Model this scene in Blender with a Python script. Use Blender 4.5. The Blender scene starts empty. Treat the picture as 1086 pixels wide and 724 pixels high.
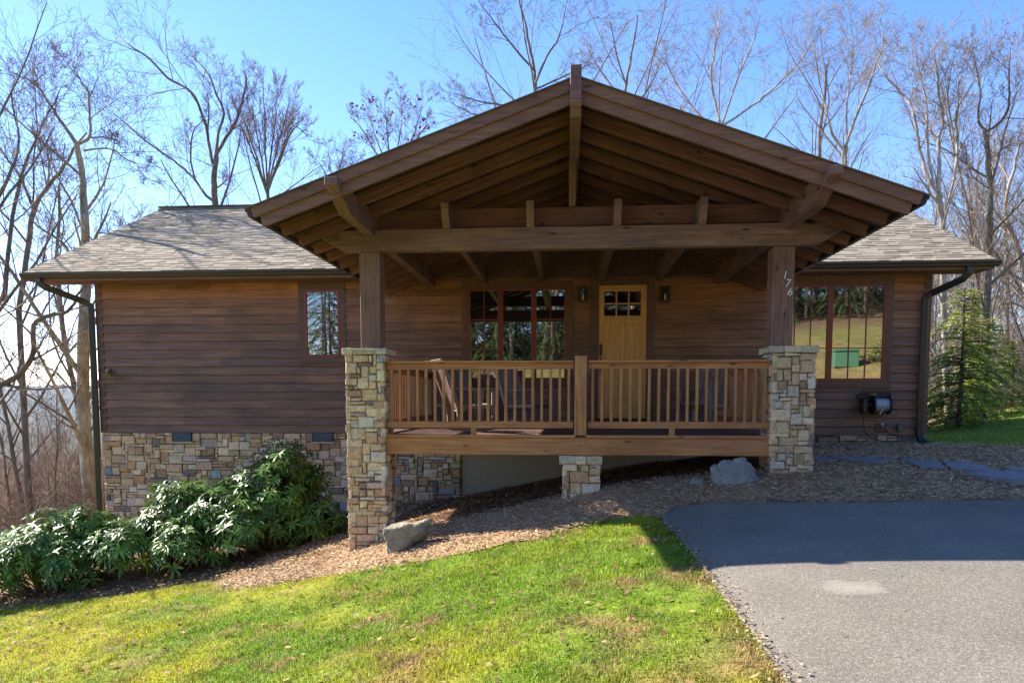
import bpy, bmesh, math, random
import numpy as np
from mathutils import Vector, Matrix
S=bpy.context.scene; COL=S.collection
rad=math.radians
# ------------------------------------------------------------------ camera numbers (solved from the photograph)
CAM=np.array([-.0794,-9.8508,.4748]); YAW=rad(4.2703); PIT=rad(-4.5078); FPX=783.8; PPX=543.; PPY=485.7
cF=np.array([-math.sin(YAW)*math.cos(PIT),math.cos(YAW)*math.cos(PIT),math.sin(PIT)])
cR=np.array([math.cos(YAW),math.sin(YAW),0.]); cU=np.cross(cR,cF)
def at(px,py,Y):
    "world point on the vertical plane y=Y seen at a photograph position"
    d=cF+cR*(px-PPX)/FPX-cU*(py-PPY)/FPX
    return CAM+d*(Y-CAM[1])/d[1]
SKY=.15;SUN=4.8;EXPO=1.62;HZD=3.2e-5
CP=np.array([(-9.6,4.65,-2.4),(-5,4.65,-1.85),(-2.18,4.65,-1.474),(-.23,4.65,-1.1),(2,4.65,-.72),(4.66,4.65,-.385),(6.5,4.65,-.375),
(-3.07,0,-1.65),(-2.51,0,-1.45),(-1.3,0,-1.16),(-.15,0,-.9),(.36,0,-.78),(1.5,0,-.63),(2.61,0,-.52),(3.16,0,-.49),(4.5,.5,-.47),(5,2.5,-.40),
(-6,1,-2.3),(-8,.8,-2.62),(-5.5,-2.5,-2.2),(-2,-5,-1.7),(-5,-5,-2.35),(-2,-2.5,-1.6),(-8,-4,-2.8),(-2,-8,-1.8),
(1.02,-1.4,-.88),(1.05,-3,-.96),(1.1,-5.7,-1.08),(3,-1.3,-.77),(3,-3,-.82),(3,-6,-.96),(6,-2,-.59),(6,-6,-.78),(10,-3,-.4),(10,-7,-.6),(1,-9,-1.3),(-.1,-10,-1.42),(5,-10,-1.1),
(4,-14,-1.0),(10,-21,2.1),(18,-36,6.5),(-3,-36,3.5),(-12,-25,0),(-20,-36,1.5),(30,-25,5),(-3,-20,0),(16,-12,.9),(24,-10,2.0),
(11,12,-.2),(13,14,.12),(15,15,.35),(18,18,.5),(9,5,-.27),(7.5,1.2,-.3),(12,2,.1),(20,8,.9),(25,15,1.0),(15,25,-1),(25,30,-1),(0,12,-2),(-12,10,-3.7),(-5,14,-3.4),(0,25,-4.6),(-12,4,-3.3),(-20,5,-4.8),(-20,20,-6),(-40,40,-9),(0,50,-8),(30,50,-5),(50,50,-4),(50,10,4),(-15,-5,-4),(-30,-5,-6.5),(-12,-10,-3),(-30,-30,-4),(-50,-50,-5),(50,-50,12),(0,-60,8),(50,-10,6),(-60,0,-12)],float)
def _phi(r2): return r2*np.log(r2+1e-9)*.5
def _fit():
    P=CP[:,:2];n=len(P);D=((P[:,None]-P[None])**2).sum(-1);K=_phi(D)+np.eye(n)*.02
    A=np.zeros((n+3,n+3));A[:n,:n]=K;A[:n,n]=1;A[:n,n+1:]=P;A[n,:n]=1;A[n+1:,:n]=P.T
    return np.linalg.solve(A,np.r_[CP[:,2],0,0,0])
_W=_fit()
def height(X,Y):
    X=np.asarray(X,float);Y=np.asarray(Y,float);x=X.ravel();y=Y.ravel()
    R=np.hypot(x,y);k=np.where(R>70,70/np.maximum(R,1),1.);xs=x*k;ys=y*k;o=np.empty(len(x));P=CP[:,:2];n=len(P)
    for i in range(0,len(x),20000):
        s=slice(i,i+20000);d=(xs[s,None]-P[:,0])**2+(ys[s,None]-P[:,1])**2
        o[s]=_phi(d)@_W[:n]+_W[n]+_W[n+1]*xs[s]+_W[n+2]*ys[s]
    t=np.clip((R-70)/500,0,1);t=t*t*(3-2*t)
    o=o*(1-t)-70*t
    return o.reshape(X.shape)
# ------------------------------------------------------------------ helpers
def inpoly(x,y,poly):
    x=np.asarray(x);y=np.asarray(y);c=np.zeros(x.shape,bool);n=len(poly)
    for i in range(n):
        x0,y0=poly[i];x1,y1=poly[(i+1)%n]
        if y0==y1: continue
        c^=((y0>y)!=(y1>y))&(x<(x1-x0)*(y-y0)/(y1-y0)+x0)
    return c
_L=np.random.RandomState(5).rand(256,256)
def vnoise(x,y,s):
    x=np.asarray(x)*s+100;y=np.asarray(y)*s+100;i=np.floor(x).astype(int);j=np.floor(y).astype(int);u=x-i;v=y-j
    u=u*u*(3-2*u);v=v*v*(3-2*v);a=_L[i%256,j%256];b=_L[(i+1)%256,j%256];c=_L[i%256,(j+1)%256];d=_L[(i+1)%256,(j+1)%256]
    return (a*(1-u)+b*u)*(1-v)+(c*(1-u)+d*u)*v
def fbm(x,y,s,o=4):
    r=0;t=0
    for k in range(o): r=r+vnoise(x+k*17.3,y-k*9.1,s*2**k)*.5**k;t+=.5**k
    return r/t
def tag(o,label=None,cat=None,group=None,kind=None):
    if label:o['label']=label
    if cat:o['category']=cat
    if group:o['group']=group
    if kind:o['kind']=kind
    return o
def link(o,parent=None):
    COL.objects.link(o)
    if parent is not None:o.parent=parent
    return o
def empty(name,loc=(0,0,0),rz=0):
    o=bpy.data.objects.new(name,None);o.location=loc;o.rotation_euler=(0,0,rz);o.empty_display_size=.2;return link(o)
def copy_tree(o,parent=None):
    c=o.copy();COL.objects.link(c);c.parent=parent
    for ch in o.children: 
        if ch.name!=c.name: copy_tree(ch,c)
    return c
def mesh_np(name,V,F,mat,parent=None,col=None,smooth=False,n=None):
    "V (n,3); F (m,k) int array of equal sided faces, or list; col per vertex"
    V=np.asarray(V,float);me=bpy.data.meshes.new(name)
    F=np.asarray(F,int);k=F.shape[1]
    me.vertices.add(len(V));me.vertices.foreach_set('co',V.astype(np.float32).ravel())
    me.loops.add(F.size);me.loops.foreach_set('vertex_index',F.astype(np.int32).ravel())
    me.polygons.add(len(F));me.polygons.foreach_set('loop_start',np.arange(0,F.size,k,dtype=np.int32))
    if smooth: me.polygons.foreach_set('use_smooth',np.ones(len(F),bool))
    me.update(calc_edges=True)
    if col is not None:
        a=me.color_attributes.new('col','FLOAT_COLOR','POINT');c=np.ones((len(V),4),np.float32);c[:,:3]=col;a.data.foreach_set('color',c.ravel())
    me.materials.append(mat);o=bpy.data.objects.new(name,me);return link(o,parent)
class MB:
    def __init__(s): s.v=[];s.f=[];s.c=[]
    def add(s,V,F,col=(1,1,1)):
        b=len(s.v);s.v+= [tuple(map(float,p)) for p in V];s.f+=[tuple(b+i for i in f) for f in F];s.c+=[col]*len(V);return s
    def box(s,x0,x1,y0,y1,z0,z1,col=(1,1,1)):
        V=[(x0,y0,z0),(x1,y0,z0),(x1,y1,z0),(x0,y1,z0),(x0,y0,z1),(x1,y0,z1),(x1,y1,z1),(x0,y1,z1)]
        return s.add(V,[(0,3,2,1),(4,5,6,7),(0,1,5,4),(1,2,6,5),(2,3,7,6),(3,0,4,7)],col)
    def prism(s,prof,axis,a,b,col=(1,1,1)):
        "profile polygon (2-D) extruded along axis 0/1/2 from a to b"
        n=len(prof);V=[]
        for t in(a,b):
            for p in prof:
                q=list(p);q.insert(axis,t);V.append(q)
        F=[tuple(range(n)),tuple(range(2*n-1,n-1,-1))]+[(i,i+n,(i+1)%n+n,(i+1)%n) for i in range(n)]
        return s.add(V,F,col)
    def tube(s,pts,r,n=8,col=(1,1,1),sq=None,cap=True):
        pts=[Vector(p) for p in pts];V=[];R=r if hasattr(r,'__len__') else [r]*len(pts);up=None
        for i,p in enumerate(pts):
            d=(pts[min(i+1,len(pts)-1)]-pts[max(i-1,0)]).normalized()
            if up is None: up=Vector((0,0,1)) if abs(d.z)<.9 else Vector((0,1,0))
            a=d.cross(up).normalized();b=a.cross(d).normalized();up=b
            if sq:
                w,h=sq
                for u,v in((-w,-h),(w,-h),(w,h),(-w,h)):V.append(p+a*u+b*v)
            else:
                for k in range(n):
                    t=2*math.pi*k/n;V.append(p+(a*math.cos(t)+b*math.sin(t))*R[i])
        m=4 if sq else n;F=[]
        for i in range(len(pts)-1):
            for k in range(m):F.append((i*m+k,i*m+(k+1)%m,(i+1)*m+(k+1)%m,(i+1)*m+k))
        if cap:F+= [tuple(range(m-1,-1,-1)),tuple(range((len(pts)-1)*m,len(pts)*m))]
        return s.add(V,F,col)
    def build(s,name,mat,parent=None,bevel=0,smooth=False):
        me=bpy.data.meshes.new(name);me.from_pydata(s.v,[],s.f)
        a=me.color_attributes.new('col','FLOAT_COLOR','POINT');c=np.ones((len(s.v),4),np.float32);c[:,:3]=np.array(s.c);a.data.foreach_set('color',c.ravel())
        bm=bmesh.new();bm.from_mesh(me);bmesh.ops.recalc_face_normals(bm,faces=bm.faces)
        if bevel: bmesh.ops.bevel(bm,geom=bm.edges[:],offset=bevel,segments=1,affect='EDGES',profile=.5)
        bm.to_mesh(me);bm.free()
        if smooth: me.polygons.foreach_set('use_smooth',np.ones(len(me.polygons),bool))
        me.materials.append(mat);o=bpy.data.objects.new(name,me);return link(o,parent)
MAT={}
def beam(name,p0,p1,w,h,mat,parent,bevel=.004,ends=None,up=(0,0,1)):
    "timber with local x along its length; w across, h deep; ends=(a,b) x-offset of the lower edge at each end"
    p0=Vector(p0);p1=Vector(p1);L=(p1-p0).length;X=(p1-p0)/L;U=Vector(up);Yv=U.cross(X).normalized();Z=X.cross(Yv)
    a,b=ends or (0,0);m=MB()
    pr=[(a,-h/2),(L-b,-h/2),(L,h/2),(0,h/2)]
    if a>0: pr=[(a,-h/2),(L-b,-h/2)]+([(L,h*.2)] if b>0 else [])+[(L,h/2),(0,h/2),(0,h*.2)]
    elif b>0: pr=[(0,-h/2),(L-b,-h/2),(L,h*.2),(L,h/2),(0,h/2)]
    V=[];n=len(pr)
    for t in(-w/2,w/2):
        for x,z in pr:V.append((x,t,z))
    m.add(V,[tuple(range(n)),tuple(range(2*n-1,n-1,-1))]+[(i,i+n,(i+1)%n+n,(i+1)%n) for i in range(n)])
    o=m.build(name,mat,parent,bevel)
    M=Matrix((X,Yv,Z)).transposed().to_4x4();M.translation=p0
    o.matrix_local=M;MAT[o.name]=M;return o
# ------------------------------------------------------------------ materials
def newmat(name):
    m=bpy.data.materials.new(name);m.use_nodes=True;nt=m.node_tree;b=nt.nodes['Principled BSDF'];return m,nt,b
def N(nt,t,**k):
    n=nt.nodes.new(t)
    for a,v in k.items():
        if a.startswith('i_'):n.inputs[a[2:].replace('_',' ')].default_value=v
        else:setattr(n,a,v)
    return n
def lk(nt,a,b):nt.links.new(a,b)
def coords(nt,scale,obj=True):
    t=N(nt,'ShaderNodeTexCoord');mp=N(nt,'ShaderNodeMapping');mp.inputs['Scale'].default_value=scale
    lk(nt,t.outputs['Object'],mp.inputs[0])
    if obj:
        oi=N(nt,'ShaderNodeObjectInfo');mu=N(nt,'ShaderNodeMath',operation='MULTIPLY');mu.inputs[1].default_value=37.
        lk(nt,oi.outputs['Random'],mu.inputs[0]);cb=N(nt,'ShaderNodeCombineXYZ')
        for i in range(3):lk(nt,mu.outputs[0],cb.inputs[i])
        lk(nt,cb.outputs[0],mp.inputs['Location'])
    return mp.outputs[0]
def ramp(nt,fac,stops):
    r=N(nt,'ShaderNodeValToRGB');e=r.color_ramp.elements
    while len(e)<len(stops):e.new(.5)
    for q,(p,c) in zip(e,stops):q.position=p;q.color=(*c,1)
    lk(nt,fac,r.inputs[0]);return r.outputs[0]
def mix(nt,a,b,f,mode='MIX'):
    m=N(nt,'ShaderNodeMix',data_type='RGBA',blend_type=mode)
    for i,v in((6,a),(7,b)):
        if isinstance(v,tuple):m.inputs[i].default_value=(*v,1)
        else:lk(nt,v,m.inputs[i])
    if isinstance(f,(int,float)):m.inputs[0].default_value=f
    else:lk(nt,f,m.inputs[0])
    return m.outputs[2]
def noise(nt,vec,scale,detail=4,rough=.6):
    n=N(nt,'ShaderNodeTexNoise');n.inputs['Scale'].default_value=scale;n.inputs['Detail'].default_value=detail;n.inputs['Roughness'].default_value=rough
    if vec is not None:lk(nt,vec,n.inputs['Vector'])
    return n.outputs['Fac']
def bump(nt,b,h,s,d=.01):
    n=N(nt,'ShaderNodeBump');n.inputs['Strength'].default_value=s;n.inputs['Distance'].default_value=d
    lk(nt,h,n.inputs['Height']);lk(nt,n.outputs[0],b.inputs['Normal'])
def wood(name,c0,c1,c2,rough=.6,vc=False,grain=(1.2,26,26),knots=True,bs=.35):
    m,nt,b=newmat(name);v=coords(nt,grain);f=noise(nt,v,1.6,6,.65)
    c=ramp(nt,f,[(.3,c0),(.5,c1),(.72,c2)])
    v2=coords(nt,(1,1.6,1.6));f2=noise(nt,v2,1.3,3,.6);c=mix(nt,c,c0,ramp(nt,f2,[(.45,(0,0,0)),(.75,(.7,.7,.7))]))
    if knots:
        vo=N(nt,'ShaderNodeTexVoronoi',feature='F1');vo.inputs['Scale'].default_value=1.;lk(nt,coords(nt,(2.2,7,7)),vo.inputs['Vector'])
        k=ramp(nt,vo.outputs['Distance'],[(.06,(1,1,1)),(.16,(0,0,0))]);c=mix(nt,c,tuple(x*.35 for x in c0),k)
    if vc:
        a=N(nt,'ShaderNodeAttribute',attribute_name='col');c=mix(nt,c,a.outputs['Color'],1.,'MULTIPLY')
    lk(nt,c,b.inputs['Base Color'])
    lk(nt,ramp(nt,f,[(.3,(rough-.08,)*3),(.7,(rough+.12,)*3)]),b.inputs['Roughness']);bump(nt,b,f,bs,.006);return m
def vcmat(name,rough=.8,var=.25,sc=30,bs=.5,bd=.01,spec=.3,mul=1.,transl=0):
    m,nt,b=newmat(name);a=N(nt,'ShaderNodeAttribute',attribute_name='col');v=coords(nt,(1,1,1),False);f=noise(nt,v,sc,6,.7)
    c=mix(nt,a.outputs['Color'],ramp(nt,f,[(.25,(1-var*1.6,)*3),(.7,(1+var,)*3)]),1.,'MULTIPLY')
    lk(nt,c,b.inputs['Base Color']);b.inputs['Roughness'].default_value=rough;b.inputs['Specular IOR Level'].default_value=spec
    if bs: bump(nt,b,f,bs,bd)
    if transl:
        t=N(nt,'ShaderNodeBsdfTranslucent');lk(nt,c,t.inputs[0]);mx=N(nt,'ShaderNodeMixShader');mx.inputs[0].default_value=transl
        lk(nt,b.outputs[0],mx.inputs[1]);lk(nt,t.outputs[0],mx.inputs[2]);lk(nt,mx.outputs[0],nt.nodes['Material Output'].inputs[0])
    return m
def plain(name,c,rough=.5,metal=0,spec=.5,var=.12,sc=12,bs=.1):
    m,nt,b=newmat(name);f=noise(nt,coords(nt,(1,1,1)),sc,5,.65)
    lk(nt,mix(nt,tuple(x*(1-var) for x in c),tuple(min(1,x*(1+var)) for x in c),f),b.inputs['Base Color'])
    b.inputs['Roughness'].default_value=rough;b.inputs['Metallic'].default_value=metal;b.inputs['Specular IOR Level'].default_value=spec
    if bs:bump(nt,b,f,bs,.004)
    return m
M={}
M['beam']=wood('dark_timber',(.080,.040,.029),(.180,.098,.074),(.30,.18,.14),.62)
M['rafter']=wood('rafter_timber',(.068,.025,.016),(.15,.058,.036),(.25,.105,.068),.62)
M['barge']=wood('barge_timber',(.10,.044,.026),(.18,.088,.052),(.26,.14,.088),.6)
M['rail']=wood('rail_timber',(.22,.085,.028),(.40,.18,.065),(.52,.26,.11),.6)
M['siding']=wood('siding_wood',(.078,.037,.021),(.172,.088,.048),(.285,.155,.090),.55,vc=True,grain=(.9,1,30),knots=False)
M['trim']=wood('trim_wood',(.07,.031,.019),(.125,.058,.036),(.18,.088,.056),.55,grain=(8,8,8),knots=False)
M['deckwood']=wood('deck_boards',(.07,.035,.027),(.13,.065,.05),(.18,.1,.08),.6,grain=(1,20,20))
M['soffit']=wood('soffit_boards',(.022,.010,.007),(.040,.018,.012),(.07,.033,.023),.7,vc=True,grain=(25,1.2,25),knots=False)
M['door']=wood('honey_door',(.48,.225,.050),(.62,.31,.085),(.72,.40,.14),.4,grain=(18,18,1.2),knots=False,bs=.1)
M['red']=plain('red_sash',(.19,.026,.018),.35)
M['gutter']=plain('bronze_gutter',(.050,.041,.036),.35,.35,.5)
M['black']=plain('black_plastic',(.012,.012,.013),.4)
M['stone']=vcmat('ledge_stone',.85,.32,22,.9,.012)
M['mortar']=plain('mortar',(.16,.13,.10),.95,sc=60,bs=.5)
M['parge']=plain('parged_block',(.38,.33,.25),.95,sc=9,var=.2,bs=.4)
M['shingle']=vcmat('asphalt_shingle',.95,.3,120,.6,.004,.2)
M['white']=plain('white_metal',(.75,.75,.73),.4)
M['chair']=wood('chair_wood',(.13,.085,.07),(.21,.15,.125),(.30,.22,.19),.5,vc=False,knots=False)
M['bulb']=plain('frosted_bulb',(.5,.48,.42),.5)
def glass(name,ior,base=(.008,.009,.010)):
    m,nt,b=newmat(name);b.inputs['Base Color'].default_value=(*base,1);b.inputs['Roughness'].default_value=.004;b.inputs['IOR'].default_value=ior
    n=noise(nt,coords(nt,(1,1,1)),1.1,1,.4);bump(nt,b,n,.012,.05);return m
M['glass']=glass('window_glass',3.8)
M['lglass']=glass('lantern_glass',1.6,(.03,.03,.028))
# ------------------------------------------------------------------ the house
WY=4.65
cabin=empty('cabin',(0,WY,-.2));cabin.location=(0,0,0)
tag(cabin,'low brown cabin with lap siding, stone base and a big open timber porch gable','house')
rng=random.Random(3)
STN=[((.60,.435,.26),6),((.52,.365,.22),5),((.38,.245,.15),2.2),((.70,.55,.36),5),((.43,.36,.29),1.6),((.52,.31,.155),1.4),((.25,.185,.15),1.),((.60,.52,.42),2.),((.32,.33,.34),.45)]
def stonecol(r,tint=1):
    t=r.random()*sum(w for _,w in STN)
    for c,w in STN:
        t-=w
        if t<=0:break
    k=r.uniform(.9,1.22);return tuple(min(.85,x*k*tint*r.uniform(.95,1.05)) for x in c)
def stones(mb,O,u,n,W,z0,z1,seed,cell=.052,zlow=None,dep=.03,wr=(2,5),hr=(1,3),tint=1):
    "irregular squared stones on a vertical face: O origin(x,y), u direction along, n outward"
    r=random.Random(seed);nx=max(2,round(W/cell));nz=max(1,round((z1-z0)/cell));cx=W/nx;cz=(z1-z0)/nz
    g=[[0]*nx for _ in range(nz)]
    for j in range(nz):
        for i in range(nx):
            if g[j][i]:continue
            w=r.randint(*wr);h=r.randint(*hr)
            if w<h:w=h+r.randint(0,1)
            if r.random()<.12:w=h=r.choice((1,2))
            w=min(w,nx-i);
            if nx-i-w==1:w+=1
            h=min(h,nz-j)
            k=0
            while k<w and not g[j][i+k]:k+=1
            w=k;
            for b in range(h):
                for a in range(w):g[j+b][i+a]=1
            x0=i*cx;x1=(i+w)*cx;a0=z0+j*cz;a1=z0+(j+h)*cz
            if zlow and a1<zlow(x0):continue
            d=dep*r.uniform(.2,1.5);gp=.0055;J=lambda:r.uniform(-.009,.009)
            cr=[(x0+gp,a0+gp),(x1-gp,a0+gp),(x1-gp,a1-gp),(x0+gp,a1-gp)];V=[]
            ins=min(.014,(x1-x0)*.18)
            jj=[(J(),J()) for _ in cr];mx=(x0+x1)/2;mz=(a0+a1)/2
            rings=[(-.03,0),(d*.55,0),(d*.9,ins*.45),(d,ins)]
            for dd,q in rings:
                for (x,z),(jx,jz) in zip(cr,jj):
                    xx=x+jx+(q if x<mx else -q);zz=z+jz+(q if z<mz else -q);o=dd+(r.uniform(-.004,.004) if dd>0 else 0)
                    V.append((O[0]+u[0]*xx+n[0]*o,O[1]+u[1]*xx+n[1]*o,zz))
            F=[]
            for k in range(3):
                for q in range(4):F.append((k*4+q,k*4+(q+1)%4,k*4+4+(q+1)%4,k*4+4+q))
            # slightly domed, split face
            V.append((O[0]+u[0]*(mx+J()*2)+n[0]*(d+r.uniform(0,.008)),O[1]+u[1]*(mx+J()*2)+n[1]*(d+r.uniform(0,.008)),mz+J()*2))
            F+=[(12,13,16),(13,14,16),(14,15,16),(15,12,16)]
            mb.add(V,F,stonecol(r,tint))
def stone_block(name,x0,x1,y0,y1,z0,z1,seed,parent,tint=1,zc=None):
    d=.03;mb=MB();kw=dict(tint=tint)
    stones(mb,(x0,y0+d),(1,0),(0,-1),x1-x0,z0,z1,seed,**kw)
    stones(mb,(x1-d,y0),(0,1),(1,0),y1-y0,z0,z1,seed+1,**kw)
    stones(mb,(x0+d,y1),(0,-1),(-1,0),y1-y0,z0,z1,seed+2,**kw)
    stones(mb,(x1,y1-d),(-1,0),(0,1),x1-x0,z0,z1,seed+3,**kw)
    o=mb.build(name,M['stone'],parent)
    MB().box(x0+d-.004,x1-d+.004,y0+d-.004,y1-d+.004,z0,z1-.01).build('mortar',M['mortar'],o);return o
def cap(x0,x1,y0,y1,z0,z1,seed,parent):
    mb=MB();r=random.Random(seed);w=x1-x0;t=[0,r.uniform(.22,.38),r.uniform(.6,.8),1]
    for i in range(3):
        for j,(b0,b1) in enumerate(((0,.52),(.52,1))):
            c=[(.58,.49,.32),(.50,.43,.29),(.45,.40,.32)][(i+j+seed)%3];k=r.uniform(.9,1.1);jy=r.uniform(-.006,.006)
            mb.box(x0+w*t[i]+.002,x0+w*t[i+1]-.002,y0+(y1-y0)*b0+.002+jy*(j==0),y0+(y1-y0)*b1-.002,z0+r.uniform(-.004,.004),z1+r.uniform(-.005,.003),tuple(q*k for q in c))
    return mb.build('cap',M['stone'],parent,.008)
# --- walls: siding boards with openings for the windows, the door and the lamps
OPEN=[(-5.4,-4.45,1.185,2.77),(-2.14,.02,.74,2.765),(.363,1.563,-.05,2.768),(3.73,5.95,.694,2.76),(.10,.31,2.325,2.645),(1.635,1.87,2.31,2.64),(5.74,5.95,-.14,.03)]
def siding(mb,O,u,n,W,z0,z1,opens,seed,top=None):
    r=random.Random(seed);ex=.1675;nr=int(math.ceil((z1-z0)/ex))
    for k in range(nr):
        a=z0+k*ex;b=min(a+ex,z1);L0,L1=(0,W)
        if top: L0,L1=top((a+b)/2)
        if L1-L0<.05:continue
        iv=[(L0,L1)];part=[]
        for (xa,xb,za,zb) in opens:
            if zb>a+.01 and za<b-.01:
                nv=[]
                for s,e in iv:
                    if xb<=s or xa>=e:nv.append((s,e));continue
                    if xa>s:nv.append((s,xa))
                    if xb<e:nv.append((xb,e))
                iv=nv
                if za>a+.012:part.append((max(xa,L0),min(xb,L1),a,za-.002))
                if zb<b-.012:part.append((max(xa,L0),min(xb,L1),zb+.002,b))
        t=(a+1)/3.8
        for s,e,pa,pb in [(s,e,a,b) for s,e in iv]+part:
            cuts=[s]
            while e-cuts[-1]>2.0:
                c=cuts[-1]+r.uniform(1.0,4.2)
                if e-c<.5:break
                cuts.append(c)
            cuts.append(e)
            for p,q in zip(cuts,cuts[1:]):
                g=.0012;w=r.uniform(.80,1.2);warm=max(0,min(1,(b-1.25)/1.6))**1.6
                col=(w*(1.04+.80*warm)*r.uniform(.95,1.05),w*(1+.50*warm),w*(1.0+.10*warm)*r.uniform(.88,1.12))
                V=[]
                for x in(p+g,q-g):
                    for off,z in((-.03,pa-(.012 if pa==a else 0)),(.036*(1-(pa-a)/ex)+.006,pa-(.012 if pa==a else 0)),(.006+.030*(1-(pb-a)/ex),pb),(-.03,pb)):
                        V.append((O[0]+u[0]*x+n[0]*off,O[1]+u[1]*x+n[1]*off,z))
                mb.add(V,[(0,1,2,3),(7,6,5,4),(0,4,5,1),(1,5,6,2),(2,6,7,3),(3,7,4,0)],col)
XL,XR=-9.58,6.64;YB=13.45
mb=MB();shift=lambda o:[(a-XL,b-XL,c,d) for a,b,c,d in o]
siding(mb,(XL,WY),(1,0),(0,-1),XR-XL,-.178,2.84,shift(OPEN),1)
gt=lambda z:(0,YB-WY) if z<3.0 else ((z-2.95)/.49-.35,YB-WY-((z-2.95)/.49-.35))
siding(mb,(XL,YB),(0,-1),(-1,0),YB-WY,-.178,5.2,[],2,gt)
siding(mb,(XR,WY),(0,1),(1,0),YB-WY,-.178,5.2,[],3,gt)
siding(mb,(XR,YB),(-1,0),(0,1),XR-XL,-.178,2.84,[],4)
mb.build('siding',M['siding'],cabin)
core=MB()
core.box(XL+.02,XR-.02,WY+.045,YB-.02,-.25,2.86)
core.prism([(WY+.3,2.86),(YB-.3,2.86),(9.05,5.18)],0,XL+.02,XR-.02)
core.build('wall',plain('sheathing',(.05,.03,.022),.9),cabin)
# frieze board and gable wall under the porch roof with thin battens
fb=MB();fb.box(XL,XR,WY-.034,WY+.02,2.79,2.86);fb.build('frieze_board',M['trim'],cabin,.003)
gw=MB();gw.prism([(-3.15,2.86),(3.15,2.86),(0,3.95)],1,WY+.0,WY+.08);gw.build('gable_wall',M['trim'],cabin)
for x in(-2.35,-1.42,-.5,.25,1.2,2.1):
    bt=MB();bt.box(x-.012,x+.012,WY-.016,WY+.001,2.862,3.93-.325*abs(x)-.03)
    bt.build('gable_batten',M['barge'],cabin)
for s,x in((-1,XL),(1,XR)):
    c=MB();c.box(min(x,x-s*.11)-.002,max(x,x-s*.11)+.004*s+.002,WY-.036,WY+.02,-.19,2.79);c.box(min(x+s*.03,x)-.0,max(x+s*.03,x),WY-.034,WY+.11,-.19,2.79)
    c.build('corner_board',M['trim'],cabin,.003)
# --- stone base
f=MB();gz=lambda x0:lambda x:float(height(np.array([x0+x]),np.array([WY]))[0])-.25
stones(f,(XL,WY),(1,0),(0,-1),-2.18-XL,-2.75,-.19,11,cell=.058,zlow=gz(XL),dep=.035,wr=(2,6))
stones(f,(XL+.0,YB),(0,-1),(-1,0),YB-WY,-2.75,-.19,14,cell=.12,dep=.035)
stones(f,(3.15,WY),(1,0),(0,-1),XR-3.15,-.19-.37,-.19,12,cell=.062,dep=.035,wr=(3,7),hr=(1,3),tint=.85)
stones(f,(XR,WY),(0,1),(1,0),YB-WY,-.19-.9,-.19,13,cell=.062,dep=.035)
fo=f.build('stone_foundation',M['stone'],cabin)
MB().box(XL+.03,-2.18,WY+.004,YB-.02,-6,-.19).build('mortar',M['mortar'],fo)
MB().box(3.15,XR-.03,WY+.004,YB,-6,-.19).build('mortar',M['mortar'],fo)
pw=MB();pw.box(-2.176,3.146,WY+.02,WY+.3,-3,-.19);pw.build('foundation_wall',M['parge'],cabin)
# --- windows
def sash(root,x0,x1,z0,z1,cols,rows,y=WY-.02):
    fr=.052;g=MB()
    g.box(x0,x1,y-.022,y+.03,z0,z0+fr).box(x0,x1,y-.022,y+.03,z1-fr,z1).box(x0,x0+fr,y-.0221,y+.03,z0+fr,z1-fr).box(x1-fr,x1,y-.0221,y+.03,z0+fr,z1-fr)
    s=g.build('sash',M['red'],root,.003)
    a0,a1,b0,b1=x0+fr,x1-fr,z0+fr,z1-fr
    MB().box(a0-.005,a1+.005,y+.006,y+.014,b0-.005,b1+.005).build('pane',M['glass'],s)
    if cols>1 or rows>1:
        q=MB()
        for i in range(1,cols):
            x=a0+(a1-a0)*i/cols;q.box(x-.009,x+.009,y-.008,y+.0058,b0,b1)
        for j in range(1,rows):
            z=b0+(b1-b0)*j/rows
            q.box(a0,a1,y-.0065,y+.0055,z-.009,z+.009)
        q.build('muntin',M['red'],s)
    return s
def window(x0,x1,z0,z1,units,label):
    "outer trim box; units list of (xa,xb,cols,rows)"
    t=.125;e=MB();y=WY
    za=z0+.135
    e.box(x0,x1,y-.042,y+.03,z1-t+.0,z1).box(x0,x0+t-.01,y-.041,y+.03,za,z1-t).box(x1-t+.01,x1,y-.041,y+.03,za,z1-t)
    e.box(x0-.01,x1+.01,y-.06,y+.03,z0,z0+.035).box(x0,x1,y-.043,y+.03,z0+.035,za)
    w=e.build('window',M['trim'],cabin,.004);w['label']=label
    for a,b,c,r in units:sash(w,a,b,za,z1-t,c,r)
    return w
window(-5.4,-4.45,1.185,2.77,[(-5.285,-4.565,2,3)],'small six pane window with dark red sash left of the porch')
window(-2.14,.02,.72,2.765,[(-2.025,-1.385,2,3),(-1.385,-.735,1,1),(-.735,-.095,2,3)],'three part window under the porch with a plain middle pane')
window(3.73,5.98,.694,2.76,[(3.845,4.84,3,3),(4.84,5.865,3,3)],'wide double window with dark red sashes right of the porch')
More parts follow.
